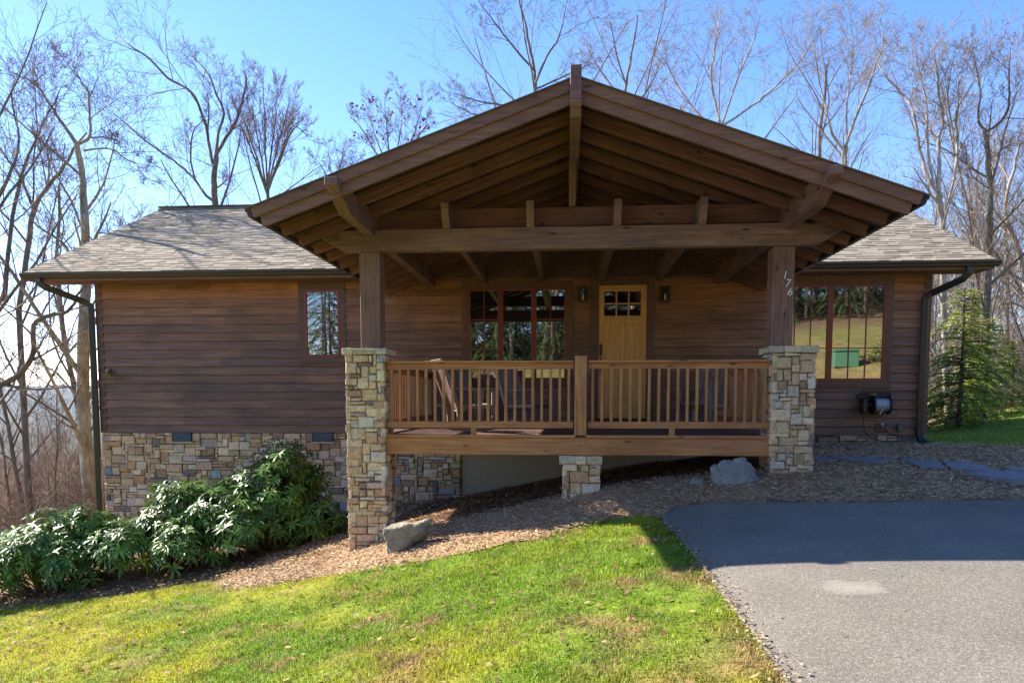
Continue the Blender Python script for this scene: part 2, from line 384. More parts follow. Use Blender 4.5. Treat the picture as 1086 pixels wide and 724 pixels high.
# --- the door
dx0,dx1,dz0,dz1=.515,1.43,.12,2.665
e=MB();y=WY;e.box(.363,dx0-.02,y-.045,y+.03,.02,2.768).box(dx1+.02,1.563,y-.045,y+.03,.02,2.768).box(dx0-.02,dx1+.02,y-.046,y+.03,dz1+.012,2.768)
e.build('door_frame',M['trim'],cabin,.004)
MB().box(dx0-.02,dx1+.02,y-.07,y+.03,.0,.115).build('threshold',M['black'],cabin,.004)
j=MB();j.box(dx0-.02,dx0-.002,y-.03,y+.03,.116,dz1+.012).box(dx1+.002,dx1+.02,y-.03,y+.03,.116,dz1+.012).box(dx0-.002,dx1+.002,y-.03,y+.03,dz1+.001,dz1+.012);j.build('door_jamb',M['red'],cabin)
d=MB();yd=y-.018;lx0,lx1,lz0,lz1=.617,1.315,2.085,2.545
d.box(dx0,lx0,yd,y+.03,dz0,dz1).box(lx1,dx1,yd,y+.03,dz0,dz1)
d.box(lx0,lx1,yd,y+.03,lz1,dz1).box(lx0,lx1,yd,y+.03,1.93,lz0).box(lx0,lx1,yd,y+.03,dz0,.42)
mx=(lx0+lx1)/2;d.box(mx-.05,mx+.05,yd,y+.03,.42,1.93)
d.box(lx0,mx-.05,yd+.014,y+.03,.42,1.93).box(mx+.05,lx1,yd+.014,y+.03,.42,1.93)
cw=(lx1-lx0)/3;ch=(lz1-lz0)/2
for i in(1,2):d.box(lx0+i*cw-.014,lx0+i*cw+.014,yd+.002,y+.028,lz0,lz1)
d.box(lx0,lx1,yd+.003,y+.027,lz0+ch-.014,lz0+ch+.014)
d.box(lx0-.02,lx1+.02,yd-.03,yd,lz0-.06,lz0-.02)
dr=d.build('front_door',M['door'],cabin,.004);dr['label']='honey coloured panel door with six small panes'
for i in range(3):
    for k in range(2):MB().box(lx0+i*cw+.014,lx0+(i+1)*cw-.014,yd+.016,yd+.021,lz0+k*ch+.014,lz0+(k+1)*ch-.014).build('pane',M['glass'],dr)
h=MB();h.box(.535,.585,yd-.018,yd,1.33,1.55).box(.545,.578,yd-.016,yd,.98,1.24);h.tube([(.56,yd-.02,1.30),(.56,yd-.07,1.26),(.56,yd-.07,1.10),(.56,yd-.02,1.06)],.012);h.tube([(.56,yd-.015,1.45),(.56,yd-.05,1.45)],.022,10)
h.build('handle',M['black'],dr)
# --- wall lanterns
for x0,x1,z0,z1 in((.10,.31,2.325,2.645),(1.635,1.87,2.31,2.64)):
    b=MB();b.box(x0,x1,y-.045,y+.02,z0,z1);ln=b.build('lantern',M['trim'],cabin,.003)
    cx=(x0+x1)/2;k=MB();a0,a1,c0,c1=cx-.06,cx+.06,z0+.03,z1-.03;ya=y-.17
    k.box(a0,a1,ya,y-.05,c1-.03,c1).box(a0,a1,ya,y-.05,c0,c0+.02)
    for xx in(a0,a1-.012):
        for yy in(ya,y-.062):k.box(xx,xx+.012,yy,yy+.012,c0+.02,c1-.03)
    k.box(a0,a1,y-.05,y-.045,c0,c1);k.build('lantern_cage',M['black'],ln)
    MB().box(a0+.013,a1-.013,ya+.004,ya+.007,c0+.021,c1-.031).build('pane',M['lglass'],ln)
    q=MB();q.tube([(cx,y-.15,c0+.02),(cx,y-.15,c0+.13)],[.028,.022],10);q.tube([(cx,y-.15,c0+.13),(cx,y-.15,c0+.16)],[.022,.01],10);q.build('bulb',M['bulb'],ln,smooth=True)
    
# --- vents, flood lamp, outlet, spigot plate
for x0,x1,z0,z1,lt in((-8.073,-7.67,-.355,-.175,0),(-5.163,-4.739,-.345,-.172,0),(4.67,5.08,-.36,-.205,1)):
    v=MB();v.box(x0-.03,x1+.03,y-.08,y-.0,z0-.05,z0-.01);o=v.build('vent',M['stone'] if 0 else M['parge'],cabin,.004)
    v=MB();v.box(x0,x1,y-.068,y-.02,z0-.01,z1);v.box(x0,x0+.014,y-.085,y-.06,z0-.01,z1).box(x1-.014,x1,y-.085,y-.06,z0-.01,z1).box(x0,x1,y-.087,y-.06,z1-.014,z1);v.build('vent_frame',M['black'],o)
    v=MB()
    if lt:
        for i in range(12):
            xx=x0+.02+i*(x1-x0-.04)/12;v.box(xx,xx+.014,y-.080,y-.070,z0+.01,z1-.03)
        for i in range(3):v.box(x0+.02,x1-.03,y-.082,y-.071,z0+.03+i*.045,z0+.038+i*.045)
        v.build('vent_lattice',plain('almond_lattice',(.35,.27,.16),.6),o)
    else:
        for i in range(4):
            zz=z0+.02+i*.04;v.add([(x0+.012,y-.09,zz),(x1-.012,y-.09,zz),(x1-.012,y-.07,zz+.025),(x0+.012,y-.07,zz+.025)],[(0,1,2,3)])
        v.build('vent_louvre',plain('vent_grey',(.12,.13,.14),.5),o)
fl=MB();fl.tube([(-9.37,y-.03,1.06),(-9.37,y-.09,1.06)],.05,12);fl.tube([(-9.37,y-.09,1.05),(-9.34,y-.16,1.0),(-9.31,y-.25,.965)],[.03,.05,.075],12)
fl.build('flood_light',plain('flood_bronze',(.16,.11,.08),.4,.4),cabin)
ob=MB();ob.box(6.13,6.23,y-.09,y-.02,-.12,.03);ob.build('outlet_box',plain('grey_box',(.09,.085,.085),.4),cabin,.01)
sp=MB();sp.box(5.745,5.945,y-.03,y-.01,-.135,.025);spo=sp.build('spigot_plate',M['trim'],cabin,.004)
sp=MB();sp.tube([(5.85,y-.03,-.03),(5.85,y-.11,-.03),(5.85,y-.13,-.06)],.014);sp.tube([(5.85,y-.08,-.03),(5.85,y-.08,.02)],.008);sp.tube([(5.82,y-.08,.02),(5.88,y-.08,.02)],.012);sp.build('spigot',plain('nickel',(.6,.6,.58),.3,1.),spo)
# ------------------------------------------------------------------ roofs
def shingles(mb,P0,ua,uv,nrm,Lfun,rows,ex,seed,base):
    r=random.Random(seed);P0=Vector(P0);ua=Vector(ua);uv=Vector(uv);nrm=Vector(nrm)
    pal=[(.36,.305,.23),(.33,.28,.21),(.39,.33,.25),(.25,.205,.15),(.35,.295,.225),(.29,.24,.18)]
    for k in range(rows):
        a0,a1=Lfun(k*ex);x=a0-(r.random()*.2)
        while x<a1:
            w=r.uniform(.11,.30);p=max(x,a0);q=min(x+w,a1);x+=w
            if q-p<.01:continue
            th=r.choice((.006,.014,.014));c=r.choice(pal);s=r.uniform(.82,1.06);c=tuple(i*s for i in c)
            lo=-r.choice((0,.0,.012));b=[(p+.001,lo),(q-.001,lo),(q-.001,ex+.03),(p+.001,ex+.03)];V=[]
            for (u,v),t in zip(b,(th,th,.001,.001)):V.append(P0+ua*u+uv*(k*ex+v)+nrm*(t+.003))
            V.append(P0+ua*b[0][0]+uv*(k*ex+lo)-nrm*.004);V.append(P0+ua*b[1][0]+uv*(k*ex+lo)-nrm*.004)
            mb.add(V,[(0,1,2,3),(4,5,1,0),(4,0,3),(1,5,2)],c)
RX0,RX1=-10.65,7.45;EY,EZ=4.05,2.95;RY,RZ=9.05,5.40;ml=math.hypot(RY-EY,RZ-EZ);uvv=((RY-EY)/ml,(RZ-EZ)/ml)
mr=MB();th=.12
zr=lambda y:EZ+(y-EY)*.49;CY=WY+.085
for xa,xb,ys in((RX0+.01,-3.76,EY),(-3.76,3.76,CY),(3.76,RX1-.01,EY)):
    mr.prism([(ys,zr(ys)-.004),(RY,RZ-.004),(2*RY-EY,EZ-.004),(2*RY-EY,EZ-th),(RY,RZ-th),(ys,zr(ys)-th)],0,xa,xb)
roof=mr.build('roof',M['soffit'],cabin)
sh=MB()
shingles(sh,(RX0,EY-.02,EZ-.01),(1,0,0),(0,*uvv),(0,-uvv[1],uvv[0]),lambda v:(0,-3.74-RX0),5,.142,1,None)
shingles(sh,(RX0,EY-.02,EZ-.01),(1,0,0),(0,*uvv),(0,-uvv[1],uvv[0]),lambda v:(3.74-RX0,RX1-RX0),5,.142,7,None)
shingles(sh,(RX0,EY-.02+.71*uvv[0],EZ-.01+.71*uvv[1]),(1,0,0),(0,*uvv),(0,-uvv[1],uvv[0]),lambda v:(0,RX1-RX0),int(ml/.142)-4,.142,9,None)
shingles(sh,(RX1,2*RY-EY+.02,EZ-.01),(-1,0,0),(0,-uvv[0],uvv[1]),(0,uvv[1],uvv[0]),lambda v:(0,RX1-RX0),int(ml/.142)+1,.142,2,None)
x=RX0
while x<RX1: # ridge caps
    sh.add([(x,RY-.15,RZ-.045),(x+.3,RY-.15,RZ-.055),(x+.3,RY,RZ+.02),(x,RY,RZ+.035),(x+.3,RY+.15,RZ-.055),(x,RY+.15,RZ-.045)],[(0,1,2,3),(3,2,4,5)],(.33,.28,.21));x+=.14 if 0 else .2
sh.build('shingles',M['shingle'],roof)
for xa,xb in((RX0+.02,-3.70),(3.70,RX1-.02)):
    fa=MB();fa.box(xa,xb,EY,EY+.03,EZ-.17,EZ-.02);fa.build('eave_fascia',M['barge'],cabin)
    fa=MB();fa.box(xa,xb,EY+.031,WY-.04,EZ-.16,EZ-.14);fa.build('eave_soffit',M['barge'],cabin)
for X in(RX0,RX1-.03):   # gable rakes
    q=MB()
    for s in(1,-1):
        yy=lambda t:RY-s*(RY-t)
        q.add([(X,yy(EY),EZ-.17),(X+.03,yy(EY),EZ-.17),(X+.03,yy(EY),EZ-.01),(X,yy(EY),EZ-.01),(X,RY,RZ-.17),(X+.03,RY,RZ-.17),(X+.03,RY,RZ-.01),(X,RY,RZ-.01)],[(0,1,2,3),(4,7,6,5),(0,4,5,1),(1,5,6,2),(2,6,7,3),(3,7,4,0)])
    q.build('rake_board',M['barge'],cabin)
def gprof(x,z,s):   # ogee gutter section, outer side towards s
    return [(x,z),(x,z-.095),(x+s*.055,z-.10),(x+s*.075,z-.075),(x+s*.082,z-.05),(x+s*.105,z-.03),(x+s*.108,z),(x+s*.096,z),(x+s*.09,z-.02),(x+s*.012,z-.03),(x+s*.012,z)]
for xa,xb in((RX0-.04,-3.72),(3.72,RX1+.06)):
    g=MB();g.prism(gprof(EY-.002,EZ-.03,-1),0,xa,xb);g.build('gutter',M['gutter'],cabin)
# porch roof
PX=3.74;PE=2.665;PK=4.0;PF=-1.40;pl=math.hypot(PX,PK-PE);sl=(PK-PE)/PX
yz=lambda z:EY+(z-EZ)/.49
for s in(-1,1):
    t=MB();dz=.035
    top=[(0,PF,PK),(s*PX,PF,PE),(s*PX,EY-.03,PE),(s*(PK-EZ)/sl,EY-.03,EZ)if 0 else (s*PX,EY-.03,PE),(s*(PK-EZ)/sl,EY,EZ),(0,yz(PK),PK)]
    top=[(0,PF,PK),(s*PX,PF,PE),(s*PX,WY,PE),(s*(PK-zr(WY))/sl,WY,zr(WY)),(0,yz(PK),PK)]
    bot=[(a,b,c-dz) for a,b,c in top];n=5
    t.add(top+bot,[tuple(range(n)),tuple(range(2*n-1,n-1,-1))]+[(i,i+n,(i+1)%n+n,(i+1)%n) for i in range(n)],(1,1,1))
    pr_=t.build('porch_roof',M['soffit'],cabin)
    q=MB();a=Vector((s*PX,PF-.02,PE));uv_=(-s*PX/pl,0,(PK-PE)/pl)
    def lf(v):
        z=PE+v*(PK-PE)/pl;return (0,(max(EY,yz(z)) if z>EZ else EY)-PF+.05)
    shingles(q,a,(0,1,0),uv_,(s*(PK-PE)/pl,0,PX/pl),lf,int(pl/.142)+1,.142,5+s,None)
    q.build('shingles',M['shingle'],pr_)
    # soffit boards run front to back across the rafters; stepped front ends
    sb=MB();r=random.Random(8+s);v=0
    while v<pl-.02:
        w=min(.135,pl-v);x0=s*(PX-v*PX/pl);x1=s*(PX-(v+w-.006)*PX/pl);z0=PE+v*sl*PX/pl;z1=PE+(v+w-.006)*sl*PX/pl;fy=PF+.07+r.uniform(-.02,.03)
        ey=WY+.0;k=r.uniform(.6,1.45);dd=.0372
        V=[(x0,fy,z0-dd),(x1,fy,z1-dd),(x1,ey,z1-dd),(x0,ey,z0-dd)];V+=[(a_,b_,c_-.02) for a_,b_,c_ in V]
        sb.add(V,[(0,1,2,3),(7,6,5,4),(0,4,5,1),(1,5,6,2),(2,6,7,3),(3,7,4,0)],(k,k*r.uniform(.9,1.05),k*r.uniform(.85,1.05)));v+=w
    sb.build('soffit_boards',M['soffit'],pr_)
    # barge boards
    zt=lambda x:PK-sl*x
    for nm,y0,y1,d0,d1,xe,pc in(('barge_board',PF-.035,PF,.0,.125,3.72,0),('barge_board',PF,PF+.04,.115,.255,3.62,0)):
        b=MB();V=[]
        for yy in(y0,y1):
            for X,D in((.05,d0),(xe,d0),(xe-(.04 if d0 else .05),d1),(.05,d1)):V.append((s*X,yy,zt(X)-D-.006))
        b.add(V,[(0,1,2,3),(7,6,5,4),(0,4,5,1),(1,5,6,2),(2,6,7,3),(3,7,4,0)])
        o=b.build(nm,M['barge'],cabin,.004)
    # drip/shingle edge strip
    b=MB();V=[]
    for yy in(PF-.06,PF+.02):
        for X,D in((.0,-.002),(PX+.03,-.002),(PX+.03,.012),(.0,.012)):V.append((s*X,yy,zt(X)-D+.004))
    b.add(V,[(0,1,2,3),(7,6,5,4),(0,4,5,1),(1,5,6,2),(2,6,7,3),(3,7,4,0)],(.13,.11,.09));b.build('roof_edge',M['shingle'],cabin)
    g=MB();g.prism([(p,q) for p,q in gprof(s*(PX-.03),PE+.01,s)],1,PF+.05,EY-.04);g.prism([(p,q) for p,q in [(s*(PX-.03),PE+.01),(s*(PX-.03),PE-.085),(s*(PX+.025),PE-.09),(s*(PX+.05),PE-.04),(s*(PX+.078),PE+.01)]],1,PF+.046,PF+.05)
    g.build('porch_gutter',M['gutter'],cabin)
    # rafters
    for i in range(10):
        Y=-.72+i*.585
        if Y>WY-.05:break
        x1=3.62;D=.062+.075
        o=beam('rafter',(s*.05,Y,zt(.05)-D),(s*x1,Y,zt(x1)-D),.075,.145,M['rafter'],cabin,.004)
    # ladder blocks behind the barge
ridge=MB();ridge.prism([(PF-.10,3.70),(PF-.10,4.10),(PF+.0,4.10),(PF+.0,3.955),(WY,3.955),(WY,3.60),(PF+.05,3.60)],0,-.07,.055)
ridge.build('ridge_beam',M['beam'],cabin,.006)
beam('king_post',(-.03,.26,3.04),(-.03,.26,3.60),.09,.10,M['beam'],cabin,up=(0,1,0))
beam('tie_beam',(-2.75,.36,2.93),(2.75,.36,2.93),.09,.24,M['rafter'],cabin)
for x,fr in((-2.73,PF-.16),(-1.69,-.10),(-.575,-.10),(.555,-.10),(1.64,-.10),(2.755,PF-.16)):
    big=fr<-1;w=.145 if big else .10
    z=2.885 if not big else 2.81
    beam('outrigger_beam' if big else 'joist',(x,fr,z),(x,WY,z),w,.31 if not big else .30,M['beam'],cabin,.006,ends=(.55 if big else .13,0))
beam('front_beam',(-3.41,.13,2.595),(3.44,.13,2.595),.14,.285,M['beam'],cabin,.007,ends=(.33,.33))
for x in(-2.745,2.70):
    p=beam('post',(x,.235,1.165),(x,.235,2.452),.275,.27,M['beam'],cabin,.008,up=(0,1,0))
    if x>0:
        # house number 1 7 6, stepping down to the right on the front of the post
        for ch,dx,z in(('1',.012,2.095),('7',.05,1.992),('6',.08,1.882)):
            cu=bpy.data.curves.new('digit','FONT');cu.body=ch;cu.size=.14;cu.extrude=.006;cu.shear=.18;cu.align_x='CENTER';cu.offset=-.001
            tmp=bpy.data.objects.new('digit',cu);COL.objects.link(tmp);bpy.context.view_layer.update()
            me=bpy.data.meshes.new_from_object(tmp.evaluated_get(bpy.context.evaluated_depsgraph_get()));bpy.data.objects.remove(tmp)
            me.materials.clear();me.materials.append(M['white']);o=link(bpy.data.objects.new('house_number',me),p)
            Mw=Matrix.Translation((x+dx,.235-.137-.008,z-.06))@Matrix.Rotation(rad(90),4,'X');o.matrix_local=MAT[p.name].inverted()@Mw
# --- stone pillars
for x0,x1,sd,zb in((-3.085,-2.545,21,-2.1),(2.575,3.125,41,-.85)):
    p=stone_block('stone_pillar',x0,x1,.03,.59,zb,1.085,sd,cabin,1.0 if x0<0 else .95)
    cap(x0-.035,x1+.03,-.005,.62,1.085,1.17,sd,p)
p=stone_block('stone_pier',-.14,.37,.10,.60,-1.3,-.385,61,cabin,.95);cap(-.185,.395,.075,.62,-.385,-.275,62,p)
# --- deck
dk=MB();r=random.Random(4);yy=.13
while yy<WY-.03:
    k=r.uniform(.8,1.2);dk.box(-2.95,2.95,yy,min(yy+.134,WY-.03),-.032,-.002+r.uniform(-.001,.001),(k,k,k));yy+=.14
dk.build('porch_deck',M['deckwood'],cabin)
rb=MB();rb.box(-2.55,2.58,.085,.125,-.265,-.036);rb.build('rim_beam',M['rail'],cabin,.005)
rb=MB();rb.box(-2.55,2.58,.065,.1295,-.034,.006);rb.build('deck_edge_board',M['rail'],cabin,.005)
for s in(-1,1):
    rb=MB();rb.box(s*2.93-.02,s*2.93+.02,.60,WY-.03,-.265,-.036);rb.build('side_rim_board',M['rail'],cabin,.004)
for yj in np.arange(.6,4.5,.5): MB().box(-2.9,2.9,yj,yj+.045,-.24,-.034).build('deck_joist',M['deckwood'],cabin)
beam('center_post',(.0975,.16,-.03),(.0975,.16,1.062),.16,.19,M['rail'],cabin,.008,up=(0,1,0))
gv=plain('galvanised',(.35,.33,.3),.4,.8)
for bx in(.06,.14):
    bl=MB();bl.tube([(bx,.078,-.10),(bx,.086,-.10)],.014,8);bl.build('bolt',gv,cabin)
def railing(p0,p1,nb):
    p0=Vector(p0);p1=Vector(p1);L=(p1-p0).length;X=(p1-p0)/L
    rt=beam('railing',p0+Vector((0,0,.985)),p1+Vector((0,0,.985)),.13,.03,M['rail'],cabin,.004)
    inv=MAT[rt.name].inverted()
    def sub(nm,a,b,w,h,**k):
        o=beam(nm,a,b,w,h,M['rail'],rt,.002,**k);o.matrix_local=inv@MAT[o.name]
    sub('rail_board',p0+Vector((0,0,.928)),p1+Vector((0,0,.928)),.04,.082)
    sub('bottom_rail',p0+Vector((0,0,.14)),p1+Vector((0,0,.14)),.05,.088)
    for i in range(nb):
        q=p0+X*(L*(i+.5)/nb)
        sub('baluster',q+Vector((0,0,.184)),q+Vector((0,0,.888)),.036,.036,up=(0,1,0))
    q=p0+X*(L*.47);sub('rail_foot',q+Vector((0,0,.0)),q+Vector((0,0,.096)),.075,.05,up=(0,1,0))
railing((-2.545,.16,0),(.0,.16,0),21);railing((.195,.16,0),(2.575,.16,0),19)
railing((-2.76,.62,0),(-2.76,WY-.04,0),32);railing((2.76,WY-.04,0),(2.76,.62,0),32)
# --- downspouts
dl=MB();dl.tube([(-10.33,EY-.05,2.83),(-10.33,EY-.05,2.74),(-10.24,EY-.0,2.66),(-9.78,WY-.12,2.44),(-9.66,WY-.09,2.36),(-9.66,WY-.09,2.2),(-9.66,WY-.09,-2.3)],.1,sq=(.055,.04));dl.build('downspout',M['gutter'],cabin,.008)
dl=MB();dl.tube([(7.0,EY-.05,2.83),(7.0,EY-.05,2.72),(6.93,EY+.02,2.62),(6.60,WY-.16,2.43),(6.515,WY-.11,2.35),(6.515,WY-.11,2.2),(6.515,WY-.11,-.22)],.1,sq=(.055,.04));dl.build('downspout',M['gutter'],cabin,.008)
dl=MB();dl.tube([(6.515,WY-.11,-.05),(6.515,WY-.12,-.2),(6.53,WY-.20,-.32),(6.60,WY-.38,-.37)],.1,sq=(.066,.05));dl.build('downspout_boot',M['black'],cabin,.012)
# ------------------------------------------------------------------ hose reel
hr=empty('hose_reel',(5.64,WY-.03,.40));tag(hr,'black hose reel with grey drum mounted on the siding under the wide window','hose reel')
k=MB();k.box(-.28,.27,-.05,.0,.11,.17).box(-.20,-.12,-.03,.0,-.2,.11).box(.16,.24,-.03,.0,-.2,.11).tube([(-.28,-.16,.15),(-.24,-.12,.2),(.26,-.12,.2),(.29,-.16,.15)],.022);k.build('bracket',M['black'],hr,.004)
k=MB();k.tube([(-.03,-.19,-.02),(.23,-.19,-.02)],.125,24);k.build('drum',plain('grey_drum',(.34,.37,.42),.28,.3),hr,smooth=False)
for x,r_ in((-.05,.175),(.24,.175)):
    k=MB();k.tube([(x-.014,-.19,-.02),(x+.014,-.19,-.02)],r_,24);k.build('side_disc',M['black'],hr,.003)
k=MB();k.tube([(-.28,-.19,-.02),(-.06,-.19,-.02)],.05,12);k.box(-.24,-.16,-.27,-.1,-.17,.1);k.build('guide_arm',M['black'],hr,.01)
k=MB();k.tube([(.25,-.19,-.02),(.29,-.19,-.02),(.29,-.2,-.11),(.40,-.21,-.11)],.012);k.build('crank',M['black'],hr)
k=MB();k.tube([(.12,-.32,-.03),(.125,-.30,.03),(.135,-.26,.07),(.14,-.2,.095)],.012);k.tube([(.12,-.32,-.03),(.10,-.29,-.1),(.06,-.27,-.19)],.014);k.build('strap',plain('pale_strap',(.5,.5,.48),.4),hr)
k=MB();k.box(-.06,.06,-.135,-.11,.175,.205);k.build('green_tag',plain('lime_tag',(.22,.5,.05),.4),hr)
k=MB();P=[(-.21,-.2,-.15),(-.20,-.2,-.35),(-.17,-.22,-.52),(-.08,-.26,-.63),(.1,-.30,-.685),(.32,-.32,-.69),(.44,-.30,-.68),(.5,-.26,-.65),(.49,-.24,-.60),(.42,-.22,-.575),(.30,-.2,-.56),(.25,-.18,-.52),(.21,-.13,-.45)]
def smoothpts(P,n=4):
    P=[Vector(p) for p in P];o=[]
    for i in range(len(P)-1):
        a,b,c,d=P[max(i-1,0)],P[i],P[i+1],P[min(i+2,len(P)-1)]
        for j in range(n):
            t=j/n;o.append(.5*((2*b)+(c-a)*t+(2*a-5*b+4*c-d)*t*t+(3*b-a-3*c+d)*t**3))
    return o+[P[-1]]
k.tube(smoothpts(P),.011,8);k.build('hose',M['black'],hr,smooth=True)
# ------------------------------------------------------------------ porch chairs
def chair(loc,rz,label):
    c=empty('porch_chair',loc,rz);tag(c,label,'chair','slatted rocking chairs on the porch');m=M['chair']
    k=MB()
    for i in range(6):
        yy=-.05+i*.09;z=.41-.02*i;k.box(-.27,.27,yy,yy+.075,z-.012,z+.01)
    k.build('seat',m,c,.003)
    k=MB()  # reclined slatted back: in x across, leaning to +y
    for i in range(6):
        x=-.235+i*.094;V=[]
        for yy,z in((.44,.33),(.70,1.02)):
            V+=[(x-.037,yy,z),(x+.037,yy,z),(x+.037,yy+.022,z+.008),(x-.037,yy+.022,z+.008)]
        k.add(V,[(0,1,2,3),(7,6,5,4),(0,4,5,1),(1,5,6,2),(2,6,7,3),(3,7,4,0)])
    k.build('back_slats',m,c,.002)
    k=MB();k.add([(-.31,.69,.99),(.31,.69,.99),(.31,.735,1.09),(-.31,.735,1.09),(-.31,.73,.98),(.31,.73,.98),(.31,.775,1.08),(-.31,.775,1.08)],[(0,1,2,3),(7,6,5,4),(0,4,5,1),(1,5,6,2),(2,6,7,3),(3,7,4,0)]);k.build('top_rail',m,c,.004)
    for s in(-1,1):
        k=MB();k.box(s*.32-.05,s*.32+.05,-.12,.56,.63,.655);k.build('armrest',m,c,.005)
        k=MB();k.box(s*.3-.025,s*.3+.025,-.08,-.02,.05,.63);k.build('leg',m,c,.004)
        k=MB();k.tube([(s*.3,.48,.06),(s*.3,.50,.35),(s*.30,.73,1.0)],.03,sq=(.025,.028));k.build('leg',m,c)
        k=MB();k.tube([(s*.3,-.22,.09),(s*.3,0,.04),(s*.3,.3,.02),(s*.3,.6,.05),(s*.3,.82,.12)],.03,sq=(.02,.025));k.build('rocker',m,c)
        k=MB();k.box(s*.3-.018,s*.3+.018,-.02,.46,.34,.40);k.build('side_rail',m,c,.003)
    return c
chair((-1.36,1.55,.0),rad(114),'slatted rocking chair nearest the porch rail with sun on its back')
chair((-.55,3.0,.0),rad(60),'shaded slatted rocking chair in front of the three part window')
chair((-2.05,3.55,.0),rad(20),'shaded slatted rocking chair in the left corner of the porch') 
chair((2.15,3.2,.0),rad(-38),'shaded slatted rocking chair at the right end of the porch')
# ------------------------------------------------------------------ ground
def axis_lines(lo,hi,st,far):
    a=list(np.arange(lo,hi+1e-6,st));s=st;x=hi
    while x<far:s*=1.28;x+=s;a.append(x)
    s=st;x=lo
    while x>-far:s*=1.28;x-=s;a.insert(0,x)
    return np.array(a)
MULCH=[(-10.2,7),(-10.0,3),(-9.2,1.0),(-7.79,.61),(-6.67,.5),(-5.88,.62),(-5.3,.45),(-4.8,-.2),(-4.1,-.85),(-3.1,-1.05),(-2.1,-1.35),(-1.41,-1.40),(-.52,-1.49),(.35,-1.2),(.85,-1.15),(1.08,-1.45),(2,-1.6),(4,-1.7),(6,-2.1),(8.2,-2.4),(8.2,1.0),(7.3,2.63),(7.0,3.77),(6.83,4.9),(6.7,6),(-9,6)]
DRIVE=[(1.02,-1.32),(1.16,-1.07),(1.45,-.98),(2.12,-1.02),(3.17,-1.12),(4.12,-1.28),(4.88,-1.45),(8,-2.0),(14,-2.8),(22,-3.5),(22,-9.5),(12,-12),(5,-14),(-4,-15.5),(-14,-17),(-26,-20),(-26,-23.5),(-14,-20.5),(-4,-18.9),(4,-17.5),(4,-14.6),(1.2,-10.5),(1.05,-8),(1.12,-5.68),(1.1,-4.69),(1.08,-3.22),(1.06,-2.31),(1.0,-1.6)]
DRIVE=[(1.02,-1.32),(1.16,-1.07),(1.45,-.98),(2.12,-1.02),(3.17,-1.12),(4.12,-1.28),(4.88,-1.45),(8,-2.0),(14,-2.8),(22,-3.5),(22,-9.5),(14,-11),(9,-12.5),(6,-14.5),(1.2,-12.5),(1.05,-8),(1.12,-5.68),(1.1,-4.69),(1.08,-3.22),(1.06,-2.31),(1.0,-1.6)]
LAWNR=[(6.83,4.9),(7.0,3.77),(7.3,2.63),(8.2,1.0),(8.2,-2.2),(14,-2.9),(22,-3.6),(40,0),(40,22),(26,20),(16,15.2),(12.3,13.3),(10.3,12.2),(8.8,11.6),(6.8,10)]
gx=axis_lines(-14,14,.16,12000);gy=axis_lines(-10,14,.16,12000)
X,Y=np.meshgrid(gx,gy);Z=height(X,Y)
near=(np.hypot(X,Y)<40);Z=Z+np.where(near,(fbm(X,Y,1.3)-.5)*.05,0)
far=np.hypot(X,Y)>90;Z=Z+np.where(far,(fbm(X*.01,Y*.01,.6)-.5)*24,0)
# keep the ground under the asphalt sheet
def edge_blend(x,y,poly): return inpoly(x,y,poly)
Z=Z-np.where(inpoly(X,Y,DRIVE),.05,0)
col=np.zeros(X.shape+(3,))
n1=fbm(X,Y,.55);n2=fbm(X,Y,2.7)
litter=np.stack([.15+.08*n2,.10+.055*n2,.06+.03*n2],-1)
def lawncol(x,y):
    a=fbm(x,y,.8);b=fbm(x+30,y-11,2.4);g=fbm(x-7,y+3,.3)
    dead=np.clip((x+2.6+(-y-2.2)*.55-2.0*np.clip((y+3.4),0,9))*.17-.42+(b-.5)*2.4+(a-.5)*1.4,0,1)*.8
    dead=np.clip(dead+np.clip((b-.64)*5,0,.6),0,1)
    yel=np.clip((a-.40)*3.2+.1,0,1)
    green=np.stack([.185+.22*yel,.31+.10*yel,.016+.008*yel],-1)
    tan=np.stack([.36+0*a,.255+0*a,.10+0*a],-1)
    return green*(1-dead[...,None])+tan*dead[...,None]
lc=lawncol(X,Y)*.62+np.array([.03,.02,.01])
lawnm=(Y<.7)|inpoly(X,Y,LAWNR);lawnm&=(np.hypot(X,Y)<60)
woods=((X<-9.5)&(Y>-1+ .2*X+2))|(Y<-31-4*(fbm(X,Y,.2)-.5))
lawnm&=~woods
litter=np.where((np.hypot(X,Y)>180)[...,None],np.array([.075,.072,.05]),litter);col=np.where(lawnm[...,None],lc,litter)
behind=(Y<-13)[...,None];n3=fbm(X,Y,.35)[...,None];n4=fbm(X+9,Y,1.6)[...,None];gold=np.array([.30,.235,.09])*(1-np.clip(n3*2.4-.8,0,1))+np.array([.14,.20,.04])*np.clip(n3*2.4-.8,0,1);col=np.where(behind&lawnm[...,None],gold*(.55+.8*n4),col)
ii=np.arange(len(gx)*len(gy)).reshape(len(gy),len(gx))
F=np.stack([ii[:-1,:-1],ii[:-1,1:],ii[1:,1:],ii[1:,:-1]],-1).reshape(-1,4)
gm=vcmat('turf_soil',.95,.35,14,.8,.03,.15)
nt=gm.node_tree;b_=nt.nodes['Principled BSDF'];src=b_.inputs['Base Color'].links[0].from_socket;cc_=mix(nt,src,ramp(nt,noise(nt,coords(nt,(1,1,1),False),1.6,6,.75),[(.3,(.5,.55,.5)),(.5,(1,1,1)),(.7,(1.35,1.25,1.1))]),1.,'MULTIPLY');lk(nt,cc_,b_.inputs['Base Color'])
o=mesh_np('ground',np.stack([X,Y,Z],-1).reshape(-1,3),F,gm,col=col.reshape(-1,3),smooth=True);tag(o,kind='structure')
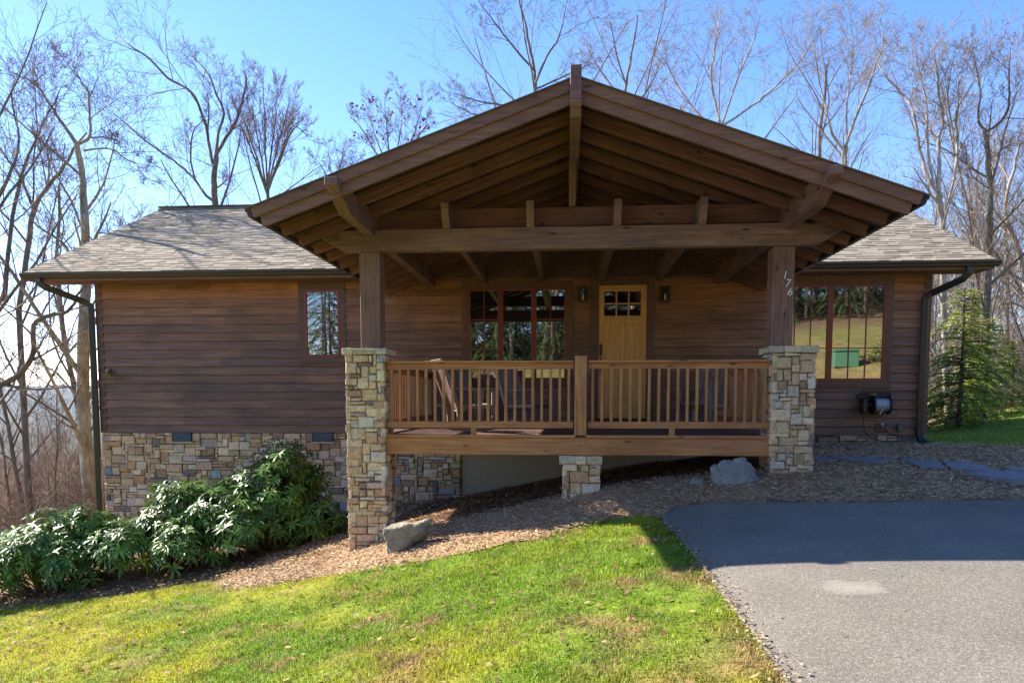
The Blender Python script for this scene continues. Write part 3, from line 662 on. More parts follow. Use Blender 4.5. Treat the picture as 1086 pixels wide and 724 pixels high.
def sheet(name,poly,mat,off,st=.1,rough=0,edge=.04,colf=None,skirt=.12):
    P=np.array(poly);x=np.arange(P[:,0].min(),P[:,0].max()+st,st);y=np.arange(P[:,1].min(),P[:,1].max()+st,st)
    bm=bmesh.new();me=bpy.data.meshes.new(name)
    # grid clipped to the outline: cells whose centre lies inside; border vertices snapped on to the outline
    X,Y=np.meshgrid(x,y);cx=(X[:-1,:-1]+st/2);cy=(Y[:-1,:-1]+st/2);ins=inpoly(cx,cy,poly)
    ii=np.arange(X.size).reshape(X.shape);F=np.stack([ii[:-1,:-1],ii[:-1,1:],ii[1:,1:],ii[1:,:-1]],-1)[ins]
    cnt=np.zeros(X.size,int);np.add.at(cnt,F.ravel(),1)
    xs=X.ravel().copy();ys=Y.ravel().copy();bd=(cnt>0)&(cnt<4);A=P;B=np.roll(P,-1,0)
    q=np.stack([xs[bd],ys[bd]],-1);best=np.full(len(q),1e9);bp=q.copy()
    for a,b in zip(A,B):
        d=b-a;t=np.clip(((q-a)@d)/(d@d+1e-12),0,1);c=a+t[:,None]*d;D=np.hypot(*(q-c).T);m=D<best;best[m]=D[m];bp[m]=c[m]
    bp=bp+(np.stack([fbm(bp[:,0],bp[:,1],3),fbm(bp[:,1],bp[:,0],3)],-1)-.5)*edge
    xs[bd]=bp[:,0];ys[bd]=bp[:,1]
    z=height(xs,ys)+off+(fbm(xs,ys,4)-.5)*rough
    z[bd]-=.02 if skirt else 0
    V=np.stack([xs,ys,z],-1);use=np.unique(F);mp=-np.ones(len(V),int);mp[use]=np.arange(len(use))
    c=colf(xs[use],ys[use]) if colf else None
    o=mesh_np(name,V[use],mp[F],mat,col=c,smooth=True);tag(o,kind='structure');return o
# asphalt
m,nt,b=newmat('aged_asphalt');v=coords(nt,(1,1,1),False)
vo=N(nt,'ShaderNodeTexVoronoi',feature='F1');vo.inputs['Scale'].default_value=120;lk(nt,v,vo.inputs['Vector'])
f=noise(nt,v,60,5,.8);f2=noise(nt,v,.7,4,.6)
sepc=N(nt,'ShaderNodeSeparateColor');lk(nt,vo.outputs['Color'],sepc.inputs[0])
c=ramp(nt,sepc.outputs[0],[(.0,(.095,.085,.072)),(.45,(.15,.134,.112)),(.75,(.195,.175,.145)),(.97,(.34,.305,.25))])
c=mix(nt,c,(.165,.148,.122),.35);c=mix(nt,c,ramp(nt,f,[(.3,(.72,)*3),(.7,(1.22,)*3)]),1.,'MULTIPLY');c=mix(nt,c,ramp(nt,f2,[(.3,(.80,)*3),(.5,(1.,)*3),(.72,(1.2,)*3)]),1.,'MULTIPLY')
# pale worn stain
g=N(nt,'ShaderNodeMapping');g.inputs['Location'].default_value=(-2.0,4.42,0);g.vector_type='POINT';tc=N(nt,'ShaderNodeTexCoord');lk(nt,tc.outputs['Object'],g.inputs[0])
ms=N(nt,'ShaderNodeVectorMath',operation='MULTIPLY');ms.inputs[1].default_value=(1.5,1.7,0);lk(nt,g.outputs[0],ms.inputs[0]);ln=N(nt,'ShaderNodeVectorMath',operation='LENGTH');lk(nt,ms.outputs[0],ln.inputs[0])
ad=N(nt,'ShaderNodeMath',operation='MULTIPLY_ADD');lk(nt,noise(nt,v,3.5,6,.8),ad.inputs[0]);ad.inputs[1].default_value=1.3;lk(nt,ln.outputs[1] if len(ln.outputs)>1 else ln.outputs[0],ad.inputs[2])
st=ramp(nt,ad.outputs[0],[(.60,(.55,)*3),(.95,(.28,)*3),(1.5,(0,)*3)]);c=mix(nt,c,(.33,.31,.27),st)
lk(nt,c,b.inputs['Base Color']);b.inputs['Roughness'].default_value=.9;b.inputs['Specular IOR Level'].default_value=.25;bump(nt,b,vo.outputs['Distance'],.5,.006)
sheet('driveway',DRIVE,m,.045,.12,0,.05)
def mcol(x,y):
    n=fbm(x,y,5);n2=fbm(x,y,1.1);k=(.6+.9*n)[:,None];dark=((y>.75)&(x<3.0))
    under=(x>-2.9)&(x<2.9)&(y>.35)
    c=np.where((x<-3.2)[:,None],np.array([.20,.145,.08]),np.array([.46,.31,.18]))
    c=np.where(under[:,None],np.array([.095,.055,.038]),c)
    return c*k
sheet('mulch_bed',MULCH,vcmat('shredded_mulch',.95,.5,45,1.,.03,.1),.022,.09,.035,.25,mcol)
# ------------------------------------------------------------------ loose matter on the ground
def scatter(n,box,test,seed):
    r=np.random.RandomState(seed);out=[];tot=0
    while tot<n:
        x=r.uniform(box[0],box[1],n);y=r.uniform(box[2],box[3],n);k=test(x,y,r);out.append(np.stack([x[k],y[k]],-1));tot+=k.sum()
        if len(out)>60:break
    return np.concatenate(out)[:n]
house=lambda x,y:(x>-9.6)&(x<6.66)&(y>4.62)
pil=lambda x,y:((np.abs(x+2.81)<.3)|(np.abs(x-2.85)<.3)|(np.abs(x-.11)<.28))&(y>.0)&(y<.62)
def lawn_front(x,y,r):
    jx=x+(r.rand(len(x))-.5)*.28;jy=y+(r.rand(len(x))-.5)*.35
    bald=fbm(x,y,2.2)+.25*(fbm(x,y,7)-.5)
    return ~inpoly(jx,jy,MULCH)&~inpoly(x-.03,y,DRIVE)&(x<1.3)&(r.rand(len(x))<np.clip(1.55-bald*1.35,.25,1))&~((x<-9.3)&(y>0))
def quads(P,z,L,W,ang,tilt,r,colr,name,mat,label,cat=None):
    n=len(P);d=np.stack([np.cos(ang)*np.cos(tilt),np.sin(ang)*np.cos(tilt),np.sin(tilt)],-1);s=np.stack([-np.sin(ang),np.cos(ang),r.uniform(-.5,.5,n)],-1)
    C=np.stack([P[:,0],P[:,1],z],-1);h=d*L[:,None]/2;w=s*W[:,None]/2
    V=np.stack([C-h,C-w-h*.1,C+h,C+w-h*.1],1) if 'leaves' in name else np.stack([C-h-w,C+h-w,C+h+w,C-h+w],1);V=V.reshape(-1,3);F=np.arange(4*n).reshape(n,4)
    o=mesh_np(name,V,F,mat,col=np.repeat(colr,4,0));tag(o,label,cat,kind='stuff');return o
def blades(P,seed,lmin,lmax,w0,name,label,colf,zf=height):
    r=np.random.RandomState(seed);n=len(P);z=height(P[:,0],P[:,1])-.004;L=r.uniform(lmin,lmax,n)*(.25+1.5*fbm(P[:,0],P[:,1],5.)**1.3);a=r.rand(n)*6.283;le=r.uniform(.15,1.1,n)
    b=a+r.uniform(-.6,.6,n)+1.57;W=w0*r.uniform(.6,1.4,n)
    C=np.stack([P[:,0],P[:,1],z],-1);s=np.stack([np.cos(b),np.sin(b),0*b],-1)*W[:,None]
    m=C+np.stack([np.cos(a)*le*.25,np.sin(a)*le*.25,.6+0*a],-1)*L[:,None]
    t=C+np.stack([np.cos(a)*le,np.sin(a)*le,1/(1+le*.9)],-1)*L[:,None]
    V=np.stack([C-s,C+s,m+s*.6,t,m-s*.6],1).reshape(-1,3);i=np.arange(n)[:,None]*5
    F=np.concatenate([i+np.array([[0,1,2]]),i+np.array([[0,2,4]]),i+np.array([[4,2,3]])]);c=colf(P[:,0],P[:,1])
    k=(r.uniform(.6,1.5,n)*(.62+.75*fbm(P[:,0]+5,P[:,1],7.)))[:,None];dry=(r.rand(n)<.10)[:,None];c=np.where(dry,np.array([.38,.30,.13]),c)*k
    o=mesh_np(name,V,F,M['grass'],col=np.repeat(c,5,0));tag(o,label,'grass',kind='stuff');return o
M['grass']=vcmat('grass_blade',.55,.1,3,0,0,.35,transl=.42)
def dens(x,y,r): return lawn_front(x,y,r)&(r.rand(len(x))<np.clip(7.5/np.maximum(np.hypot(x-CAM[0],y-CAM[1]),1),.0,1.))
P=scatter(520000,(-11,1.3,-9.5,2.2),dens,1)
blades(P,2,.025,.075,.0032,'grass','bright green and yellow lawn sloping down in front of the porch',lawncol)
M['grass2']=M['grass']
def lawncol2(x,y):
    n=fbm(x,y,1.2)[:,None];return np.array([.14,.30,.03])*(1-n)+np.array([.28,.40,.05])*n
P=scatter(110000,(6.6,30,-3.5,20),lambda x,y,r:inpoly(x,y,LAWNR)&~inpoly(x,y,MULCH),3)
blades(P,4,.04,.08,.008,'grass','green lawn rising beside the right end of the cabin',lawncol2)
M['chip']=vcmat('mulch_chip',.9,.35,30,0,0,.2)
r=np.random.RandomState(9)
P=scatter(85000,(-6,8.3,-2.6,4.6),lambda x,y,r:inpoly(x+(r.rand(len(x))-.5)*.3,y+(r.rand(len(x))-.5)*.3,MULCH)&~inpoly(x,y,DRIVE)&~pil(x,y)&((y<2.6)|(x>2.5))&((x>-4.9)),10);n=len(P)
base=np.array([[.56,.36,.20],[.66,.46,.28],[.40,.24,.13],[.22,.13,.075],[.74,.56,.37]])[r.choice(5,n,p=[.36,.24,.2,.1,.1])]*r.uniform(.7,1.2,n)[:,None]
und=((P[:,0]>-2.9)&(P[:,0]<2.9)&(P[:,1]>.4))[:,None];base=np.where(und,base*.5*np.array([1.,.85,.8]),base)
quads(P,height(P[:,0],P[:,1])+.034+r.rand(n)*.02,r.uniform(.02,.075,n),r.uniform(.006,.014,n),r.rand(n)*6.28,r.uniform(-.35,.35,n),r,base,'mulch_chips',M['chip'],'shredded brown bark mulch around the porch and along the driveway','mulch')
# dead leaves
r=np.random.RandomState(12)
def leaft(x,y,r):
    bed=inpoly(x,y,MULCH)&(((x<-3.0)&(y>.3))|((y>.9)&(x<1.6)))
    law=(~inpoly(x,y,MULCH))&(x<1.0)&(r.rand(len(x))<.08+.16*np.clip((-x-3)/4,0,1)*np.clip(fbm(x,y,1.5)*2-.6,0,1))
    rl=inpoly(x,y,LAWNR)&(r.rand(len(x))<.02)
    wd=(x<-9.4)&(r.rand(len(x))<.5)
    return (bed|law|rl|wd)&~inpoly(x,y,DRIVE)
P=scatter(27000,(-14,14,-8,9),leaft,13);P=P[~house(P[:,0],P[:,1])];n=len(P)
base=np.array([[.28,.14,.055],[.36,.21,.09],[.19,.10,.05],[.42,.30,.15],[.24,.15,.085]])[r.choice(5,n)]*r.uniform(.7,1.2,n)[:,None]
zz=height(P[:,0],P[:,1])+np.where(inpoly(P[:,0],P[:,1],MULCH),.045,.03)+r.rand(n)*.02
quads(P,zz,r.uniform(.04,.085,n),r.uniform(.025,.05,n),r.rand(n)*6.28,r.uniform(-.5,.5,n),r,base,'fallen_leaves',M['chip'],'curled brown fallen leaves under the shrubs and dotted over the lawn','leaves')
# grit, leaf crumbs and straw gathered along the asphalt edge
r=np.random.RandomState(15);E=np.array(DRIVE[-6:]+DRIVE[:8]);P=[]
for a,b in zip(E,E[1:]):
    n=int(np.hypot(*(b-a))*190);t=r.rand(n)[:,None];P.append(a+(b-a)*t+r.normal(size=(n,2))*np.array([.05,.05])*(.3+1.6*r.rand(n)**2)[:,None])
P.append(np.stack([r.uniform(1.3,8,160),r.uniform(-7,-1.2,160)],-1));P=np.concatenate(P);n=len(P)
base=np.array([[.40,.30,.18],[.25,.17,.10],[.55,.44,.27],[.16,.11,.07]])[r.choice(4,n)]*r.uniform(.7,1.2,n)[:,None]
quads(P,height(P[:,0],P[:,1])+.058,r.uniform(.008,.04,n),r.uniform(.004,.016,n),r.rand(n)*6.28,r.uniform(-.2,.2,n),r,base,'leaf_crumbs',M['chip'],'leaf crumbs, straw and grit gathered along the edge of the asphalt','leaf litter')
# ------------------------------------------------------------------ flagstones
def slab(pts,label,tint,seed,lift=.06):
    r=random.Random(seed);cx=sum(p[0] for p in pts)/len(pts);cy=sum(p[1] for p in pts)/len(pts);z=float(height(np.array([cx]),np.array([cy]))[0])
    zz=[float(height(np.array([p[0]]),np.array([p[1]]))[0])*.6+z*.4 for p in pts]
    P=[];Z=[]
    for i,(a,b) in enumerate(zip(pts,pts[1:]+pts[:1])):
        for t in(0,.33,.66):
            P.append((a[0]+(b[0]-a[0])*t+r.uniform(-.02,.02)-cx,a[1]+(b[1]-a[1])*t+r.uniform(-.02,.02)-cy));Z.append(zz[i]+(zz[(i+1)%len(pts)]-zz[i])*t-z)
    m_=MB();n=len(P);V=[(x,y,q) for (x,y),q in zip(P,Z)]+[(x*.985,y*.985,q+lift) for (x,y),q in zip(P,Z)]
    m_.add(V,[tuple(range(n-1,-1,-1)),tuple(range(n,2*n))]+[(i,(i+1)%n,(i+1)%n+n,i+n) for i in range(n)],tint)
    o=m_.build('flagstone',M['slate'],None);o.location=(cx,cy,z);tag(o,label,'flagstone','flagstones of the garden path');return o
M['slate']=vcmat('blue_slate',.6,.25,9,.5,.02,.5)
slab([(3.50,1.50),(3.72,1.38),(3.74,.92),(3.56,.66),(3.2,.70),(3.18,1.4)],'small dark flagstone tucked behind the right stone pillar',(.155,.145,.14),1)
slab([(3.84,1.56),(4.62,1.38),(4.56,.98),(4.2,.76),(3.8,.85)],'long low flagstone between the pillar and the hose, second from the left',(.15,.145,.145),2)
slab([(4.7,1.14),(4.89,1.30),(5.17,.99),(4.9,.26),(4.63,.39)],'flat flagstone in the middle of the path with a crack at its right edge',(.14,.145,.155),3)
slab([(5.21,.99),(5.5,.90),(5.52,.40),(5.33,-.07),(4.94,.24)],'wide blue flagstone just above the lowest one of the path',(.145,.15,.165),4)
slab([(4.91,-.17),(5.42,.0),(5.75,-.40),(5.75,-.95),(5.34,-1.03),(5.04,-.60)],'lowest flagstone of the path nearest the driveway, cut by the right edge of the picture',(.135,.14,.155),5,.085)
slab([(5.65,.25),(6.0,.28),(5.95,-.2),(5.72,-.25),(5.58,.0)],'small separate flagstone at the right edge above the path',(.155,.155,.16),6)
# ------------------------------------------------------------------ rocks
def rock(pts,label,seed,c1,c2,disp=.03):
    bm=bmesh.new()
    for p in pts:bm.verts.new(p)
    bmesh.ops.convex_hull(bm,input=bm.verts[:]);
    for v in [v for v in bm.verts if not v.link_faces]:bm.verts.remove(v)
    bmesh.ops.bevel(bm,geom=bm.edges[:],offset=.018,segments=1,affect='EDGES')
    for _ in range(4):
        bmesh.ops.triangulate(bm,faces=bm.faces[:]);bmesh.ops.subdivide_edges(bm,edges=[e for e in bm.edges if e.calc_length()>.022],cuts=1,use_grid_fill=False)
    bmesh.ops.triangulate(bm,faces=bm.faces[:]);bm.normal_update()
    from mathutils import noise as mn
    for v in bm.verts:
        p=v.co*5+Vector((seed*3.1,0,0));n=mn.fractal(p,.8,2.,6)*.8- 1.3*max(0,.12-abs(mn.noise(p*.5)))*6;v.co+=v.normal*(n*disp+.006*mn.fractal(v.co*28,.9,2.,3))
    me=bpy.data.meshes.new('rock');bm.to_mesh(me);bm.free()
    m_,nt,b=newmat('rock_surface');v=coords(nt,(1,1,1));f=noise(nt,v,4,8,.7);f2=noise(nt,v,26,6,.7)
    c=ramp(nt,f,[(.35,c1),(.62,c2)]);c=mix(nt,c,ramp(nt,f2,[(.3,(.65,)*3),(.7,(1.25,)*3)]),1.,'MULTIPLY');lk(nt,c,b.inputs['Base Color']);b.inputs['Roughness'].default_value=.9;bump(nt,b,f2,1.,.035)
    me.materials.append(m_);o=link(bpy.data.objects.new('rock',me));tag(o,label,'rock');return o
def placed(o,x,y,dz=0):
    o.location=(x,y,float(height(np.array([x]),np.array([y]))[0])+dz)
o=rock([(-.31,-.10,.30),(-.33,.05,.27),(-.22,-.14,-.10),(.0,-.16,.0),(.27,-.08,.27),(.43,.06,.44),(.40,.16,.42),(-.24,.2,.34),(.1,.26,-.05),(.33,.2,.12),(-.2,.2,-.1),(.0,-.12,.36)],'tan and grey wedge shaped rock leaning beside the left stone pillar',1,(.42,.35,.22),(.22,.22,.19),.024);o.scale=(.84,.84,.84);placed(o,-2.13,-.74,.03)
o=rock([(-.32,-.12,-.1),(-.34,-.05,.20),(-.27,.05,.25),(.07,.0,.335),(.16,.1,.33),(.36,-.15,-.04),(.12,-.22,-.05),(.1,-.24,.08),(-.1,-.25,-.05),(.2,.25,.1),(-.25,.25,.1),(.36,.1,-.1),(-.3,-.18,.05)],'large blue grey boulder in front of the deck beside the right stone pillar',2,(.22,.22,.215),(.33,.31,.26),.024);placed(o,2.10,-.12,-.01)
o=rock([(-.15,-.05,0),(.13,-.08,0),(.15,.05,.03),(.02,-.03,.09),(-.1,.06,.07),(.0,.1,.0),(.08,.02,.08)],'small flat grey rock left of the large boulder',3,(.16,.17,.17),(.24,.24,.21),.008);placed(o,1.62,-.15,.01)
o=rock([(-.05,-.02,0),(.05,-.03,0),(.05,.05,.02),(.0,0,.05),(-.03,.04,.04)],'pebble sized pale rock on the mulch in front of the deck',4,(.26,.27,.28),(.34,.34,.33),.004);placed(o,.75,-.75,.02)
# ------------------------------------------------------------------ rhododendrons
M['rleaf']=vcmat('rhododendron_leaf',.33,.15,6,0,0,.26,transl=.2)
M['bark']=vcmat('grey_bark',.95,.45,9,1.,.03,.1)
def whorls(C,D,r,L=(.115,.20),W=.24,nl=(7,11),cols=((.09,.19,.032),(.14,.26,.05),(.06,.135,.026),(.12,.20,.038))):
    "rosettes of long drooping leaves at points C pointing along D"
    V=[];cc=[];
    for c,d in zip(C,D):
        n=r.randint(*nl);d=d/np.linalg.norm(d);a=np.cross(d,[.3,.2,1.]);a/=np.linalg.norm(a);b=np.cross(d,a);ph=r.rand()*6.28;base=np.array(cols[r.randint(len(cols))])*r.uniform(.75,1.3)
        for i in range(n):
            t=ph+i*6.283/n+r.uniform(-.25,.25);out=a*math.cos(t)+b*math.sin(t);e=r.uniform(-.15,.55);l=r.uniform(*L);w=l*W*r.uniform(.85,1.15)
            d0=out+d*e;d0/=np.linalg.norm(d0);s=np.cross(d0,d);s/=np.linalg.norm(s)+1e-9
            sag=np.array([0,0,-1.])*l*r.uniform(.12,.5);up=np.cross(s,d0)
            p0=c;p1=c+d0*l*.35+sag*.12;p2=c+d0*l*.72+sag*.45;p3=c+d0*l+sag
            V+=[p0,p1-s*w*.42-up*w*-.10,p1,p1+s*w*.42-up*w*-.10,p2-s*w*.45+up*w*.10,p2,p2+s*w*.45+up*w*.10,p3];cc+=[base*r.uniform(.85,1.15)]*8
    V=np.array(V);n=len(V)//8;i=np.arange(n)[:,None]*8
    F=np.concatenate([i+np.array([q]) for q in((0,2,1),(0,3,2),(1,2,4),(2,5,4),(2,3,5),(3,6,5),(4,5,7),(5,6,7))])
    return V,F,np.array(cc)
def shrub(name,loc,lobes,nw,seed,label,cat,group=None,**k):
    r=np.random.RandomState(seed);root=empty(name,loc);tag(root,label,cat,group)
    C=[];D=[]
    vol=np.array([l[3]*l[4]*l[5] for l in lobes])**.67;vol/=vol.sum()
    for (cx,cy,cz,rx,ry,rz),f in zip(lobes,vol):
        n=int(nw*f);u=r.normal(size=(n,3));u[:,2]=np.abs(u[:,2])*.95-.42;u/=np.linalg.norm(u,axis=1)[:,None]
        rr=(.62+.42*r.rand(n)**.6)[:,None];bmp=1+.18*np.sin(u[:,:1]*5+cx*7)*np.cos(u[:,1:2]*6+cz*3)
        P=np.array([cx,cy,cz])+u*np.array([rx,ry,rz])*rr*bmp;C.append(P);D.append(u*.8+np.array([0,0,.75])+r.normal(size=(n,3))*.2)
    C=np.concatenate(C);D=np.concatenate(D);ok=C[:,2]>.05;C=C[ok];D=D[ok]
    V,F,cc=whorls(C,D,r,**k);o=mesh_np('foliage',V,F,M['rleaf'],root,col=cc,smooth=True)
    m_=MB()
    for i in range(0,len(C),3):
        if i%2==0 or len(C)<300:
            c=C[i];b0=np.array([c[0]*.15+r.uniform(-.1,.1),c[1]*.15,-.15]);mid=(b0+c)/2+np.array([c[0]*.18,c[1]*.18,-.05])+r.normal(size=3)*.05
            m_.tube([b0,mid,c],[.016,.010,.005],5,(.16,.12,.09),cap=False)
    m_.build('stems',M['bark'],root);return root
gh=lambda x,y:float(height(np.array([x]),np.array([y]))[0])
G3='rhododendrons along the left wing'
shrub('rhododendron',(-4.95,2.1,gh(-4.95,2.1)),[(.12,.2,1.25,.50,.5,.55),(.0,.0,.8,.75,.75,.75),(.62,-.05,.42,.55,.6,.45),(-.62,-.3,.62,.62,.65,.55),(-.2,-.7,.45,.65,.5,.42),(.25,.5,1.0,.5,.4,.45)],900,31,'tall dark rhododendron against the stone base, nearest the left stone pillar','shrub',G3)
shrub('rhododendron',(-6.66,1.75,gh(-6.66,1.75)),[(.25,.1,.78,.62,.6,.72),(.6,-.35,.5,.6,.6,.5),(-.5,-.3,.45,.55,.6,.48),(.3,.35,.95,.4,.4,.42)],650,32,'middle rhododendron of the three with sun glinting on its upper leaves','shrub',G3)
shrub('rhododendron',(-8.55,1.5,gh(-8.55,1.5)),[(.15,.0,.72,.7,.7,.62),(.65,-.1,.5,.5,.6,.5),(-.6,-.2,.48,.65,.65,.5),(.55,.2,.95,.4,.4,.38)],650,33,'leftmost rhododendron in front of the left corner of the cabin, cut by the picture edge','shrub',G3)
# ------------------------------------------------------------------ bare trees
def ptubes(lines,mint=.05):
    "lines: list of (pts Nx3, radii N) -> one vertex and face array"
    V=[];F=[];b=0
    for P,R in lines:
        k=7 if R[0]>.07 else (5 if R[0]>.025 else 3)
        T=np.gradient(P,axis=0);T/=np.linalg.norm(T,axis=1)[:,None]+1e-9
        ref=np.array([0,0,1.]) if abs(T[0,2])<.85 else np.array([0,1.,0]);A=np.cross(T,ref);A/=np.linalg.norm(A,axis=1)[:,None]+1e-9;B=np.cross(T,A)
        t=np.arange(k)*2*np.pi/k;ring=P[:,None]+(A[:,None]*np.cos(t)[:,None]+B[:,None]*np.sin(t)[:,None])*np.asarray(R)[:,None,None]
        V.append(ring.reshape(-1,3));n=len(P);i=np.arange(n-1)[:,None]*k+np.arange(k);j=np.arange(n-1)[:,None]*k+(np.arange(k)+1)%k
        F.append(np.stack([i,j,j+k,i+k],-1).reshape(-1,4)+b);b+=n*k
    return np.concatenate(V),np.concatenate(F)
def child_line(r,p,d,L,r0,n,wob,upb):
    P=[p];d=d/np.linalg.norm(d);s=L/n
    for i in range(n):
        d=d+r.normal(size=3)*wob+np.array([0,0,upb]);d/=np.linalg.norm(d);P.append(P[-1]+d*s)
    R=np.linspace(r0,max(r0*.32,.0036),n+1);return np.array(P),R
def spread(r,line,lv,out,cfg):
    P,R=line;out.append((lv,P,R))
    if lv>=len(cfg['n']):return
    seg=np.linalg.norm(np.diff(P,axis=0),axis=1);Lt=seg.sum();cum=np.r_[0,np.cumsum(seg)]/Lt
    n=cfg['n'][lv];lo=cfg['lo'][lv]
    ph=r.rand()*6.28
    for i in range(n):
        t=lo+(1-lo)*((i+r.rand()*.9)/n);t=min(t,.99);k=min(np.searchsorted(cum,t)-1,len(P)-2);k=max(k,0);u=(t-cum[k])/(cum[k+1]-cum[k]);p=P[k]*(1-u)+P[k+1]*u;rr=R[k]*(1-u)+R[k+1]*u
        T=P[k+1]-P[k];T/=np.linalg.norm(T);a=np.cross(T,[.2,.1,1.] if abs(T[2])<.9 else [1.,0,0]);a/=np.linalg.norm(a);b=np.cross(T,a);ph+=2.4+r.uniform(-.5,.5);ang=rad(r.uniform(*cfg['ang']))
        d=T*math.cos(ang)+(a*math.cos(ph)+b*math.sin(ph))*math.sin(ang);d[2]+=cfg['up']
        L=Lt*cfg['len'][lv]*r.uniform(.6,1.2)*(1.15-.65*t if lv==0 else 1.-.4*t)
        c=child_line(r,p,d,L,max(rr*cfg['rf'],.0046),max(3,5-lv),cfg['wob'],cfg['bend'])
        spread(r,c,lv+1,out,cfg)
CFG=dict(n=(11,7,5,3),lo=(.30,.2,.2,.25),len=(.42,.55,.55,.6),ang=(28,58),up=.12,rf=.48,wob=.11,bend=.06)
def bark_mat(name,c1,c2):
    m,nt,b=newmat(name);v=coords(nt,(1,1,.35));f=noise(nt,v,7,7,.7);f2=noise(nt,coords(nt,(1,1,1)),1.3,3,.6)
    c=ramp(nt,f,[(.33,c1),(.66,c2)]);c=mix(nt,c,ramp(nt,f2,[(.35,(.75,)*3),(.7,(1.2,)*3)]),1.,'MULTIPLY');lk(nt,c,b.inputs['Base Color']);b.inputs['Roughness'].default_value=.9;b.inputs['Specular IOR Level'].default_value=.15;bump(nt,b,f,.8,.03);return m
M['tg']=bark_mat('grey_brown_bark',(.11,.09,.07),(.24,.205,.16))
M['tp']=bark_mat('pale_bark',(.24,.20,.16),(.50,.45,.38))
M['tl']=bark_mat('lichen_bark',(.17,.15,.10),(.46,.43,.31))
M['tw']=bark_mat('twig_bark',(.15,.11,.085),(.28,.215,.165))
M['twp']=bark_mat('pale_twig_bark',(.24,.19,.15),(.40,.34,.28))
def make_tree(name,lines,r,cfg,tm,wm,loc=(0,0,0),label=None,group=None,extra=None,thick=.03):
    out=[]
    for l in lines: spread(r,l,0,out,cfg)
    root=empty(name,loc);tag(root,label,'tree',group)
    L0=np.array(loc)
    big=[(P-L0,R) for lv,P,R in out if R[0]>=thick];sm=[(P-L0,R) for lv,P,R in out if R[0]<thick]
    if big: mesh_np('trunk',*ptubes(big),tm,root,smooth=True)
    if sm: mesh_np('crown',*ptubes(sm),wm,root,smooth=True)
    root['_n']=len(out);del root['_n'];return root,out
def guided(name,limbs,Y,seed,cfg,tm,wm,label,group=None,base=None,drift=1.2,rs=1.):
    "limbs: photo positions with half widths in pixels; each limb wanders in depth from the trunk plane"
    r=np.random.RandomState(seed);lines=[];mpp=(Y-CAM[1])/FPX
    for li,L in enumerate(limbs):
        n=len(L);dy=np.cumsum(np.r_[0,r.normal(size=n-1)*drift*.5]) if li else np.r_[0,r.normal(size=n-1)*.15]
        if li:  # start on the trunk's own depth
            dy=dy*np.linspace(0,1,n)**.6
        P=np.array([at(x,y,Y+d) for (x,y,w),d in zip(L,dy)]);R=np.array([w*mpp*(.25 if i==n-1 and li else 1.)*rs*(.66 if w>3.5 else .56) for i,(x,y,w) in enumerate(L)])
        Q=np.array(smoothpts(P,4));R=np.interp(np.linspace(0,n-1,len(Q)),np.arange(n),R)
        Q=Q+r.normal(size=Q.shape)*mpp*.55*np.linspace(.3,1,len(Q))[:,None];lines.append((Q,R))
    b=lines[0][0][0].copy()
    g=gh(b[0],b[1])-.3
    if g<b[2]: # carry the trunk down to the ground
        P0,R0=lines[0];n=4;D=np.linspace(0,1,n+1)[:-1][:,None];low=np.array([b[0]+r.uniform(-.2,.2),b[1],g]);lines[0]=(np.vstack([low+(b-low)*D,P0]),np.r_[R0[0]*np.linspace(1.35,1,n+1)[:-1],R0])
    loc=lines[0][0][0];return make_tree(name,lines,r,cfg,tm,wm,tuple(loc),label,group)
GC=dict(n=(9,6,5,3),lo=(.22,.15,.2,.25),len=(.44,.58,.62,.62),ang=(24,52),up=.08,rf=.46,wob=.085,bend=.03)
G2=dict(GC,n=(12,6,5,3),len=(.42,.58,.62,.62))
# left edge tree with the bent low limb
guided('bare_tree',[[(-70,560,13),(-45,470,12),(-30,380,11),(-22,300,10),(-12,200,8),(-5,120,6),(-14,60,4)],
 [(-40,440,7),(-5,412,7),(22,396,6.5),(35,372,6),(36,345,5.5),(52,334,5),(72,330,4),(84,310,3),(98,296,2)],
 [(-22,300,7),(2,318,6),(8,270,5),(16,215,4.4),(30,165,3.5),(52,120,2.4),(70,84,1.5)],
 [(-15,230,5),(8,190,4),(20,150,3),(12,100,2.2),(22,72,1.5)]],8.5,1,dict(GC,n=(9,6,5,3)),M['tg'],M['tw'],'bare tree at the left edge with a low limb bending up in an elbow',rs=.72)
# lichen trunk beside the left corner
guided('bare_tree',[[(98,565,11.5),(93,500,10.5),(88,420,10),(89,340,9),(92,280,7.5),(90,240,6.5),(88,205,5.5),(86,180,5),(81,152,4)],
 [(81,152,3.6),(66,131,3),(54,112,2.5),(38,90,2),(20,80,1.4),(5,76,.9)],[(84,152,3.4),(95,145,3),(95,120,2.5),(94,98,2.2),(84,84,1.7),(76,63,1.)],
 [(95,146,1.8),(110,146,1.5),(126,148,1.)],[(89,160,2.2),(116,158,1.8),(138,171,1.4),(157,176,1.)],[(90,250,2.6),(76,215,2.2),(62,190,1.8),(48,160,1.2)],
 [(88,300,3.),(70,262,2.5),(40,240,2),(20,215,1.4)],[(90,335,2.6),(112,300,2.2),(122,262,1.7),(140,235,1.1)],[(88,430,2.4),(60,395,2),(38,385,1.4)]],10.5,2,dict(GC,n=(8,6,5,3)),M['tl'],M['tw'],'thick lichen covered trunk rising just outside the left downspout')
guided('bare_tree',[[(20,330,4.5),(30,260,4.2),(36,222,4),(50,200,3.5),(66,180,3),(78,158,2.2),(92,140,1.4)],[(36,222,3),(22,190,2.5),(5,165,1.8),(-10,140,1.2)],[(50,200,2.),(52,170,1.6),(46,140,1.1)]],14,3,GC,M['tg'],M['tw'],'leaning bare tree between the left edge and the lichen covered trunk')
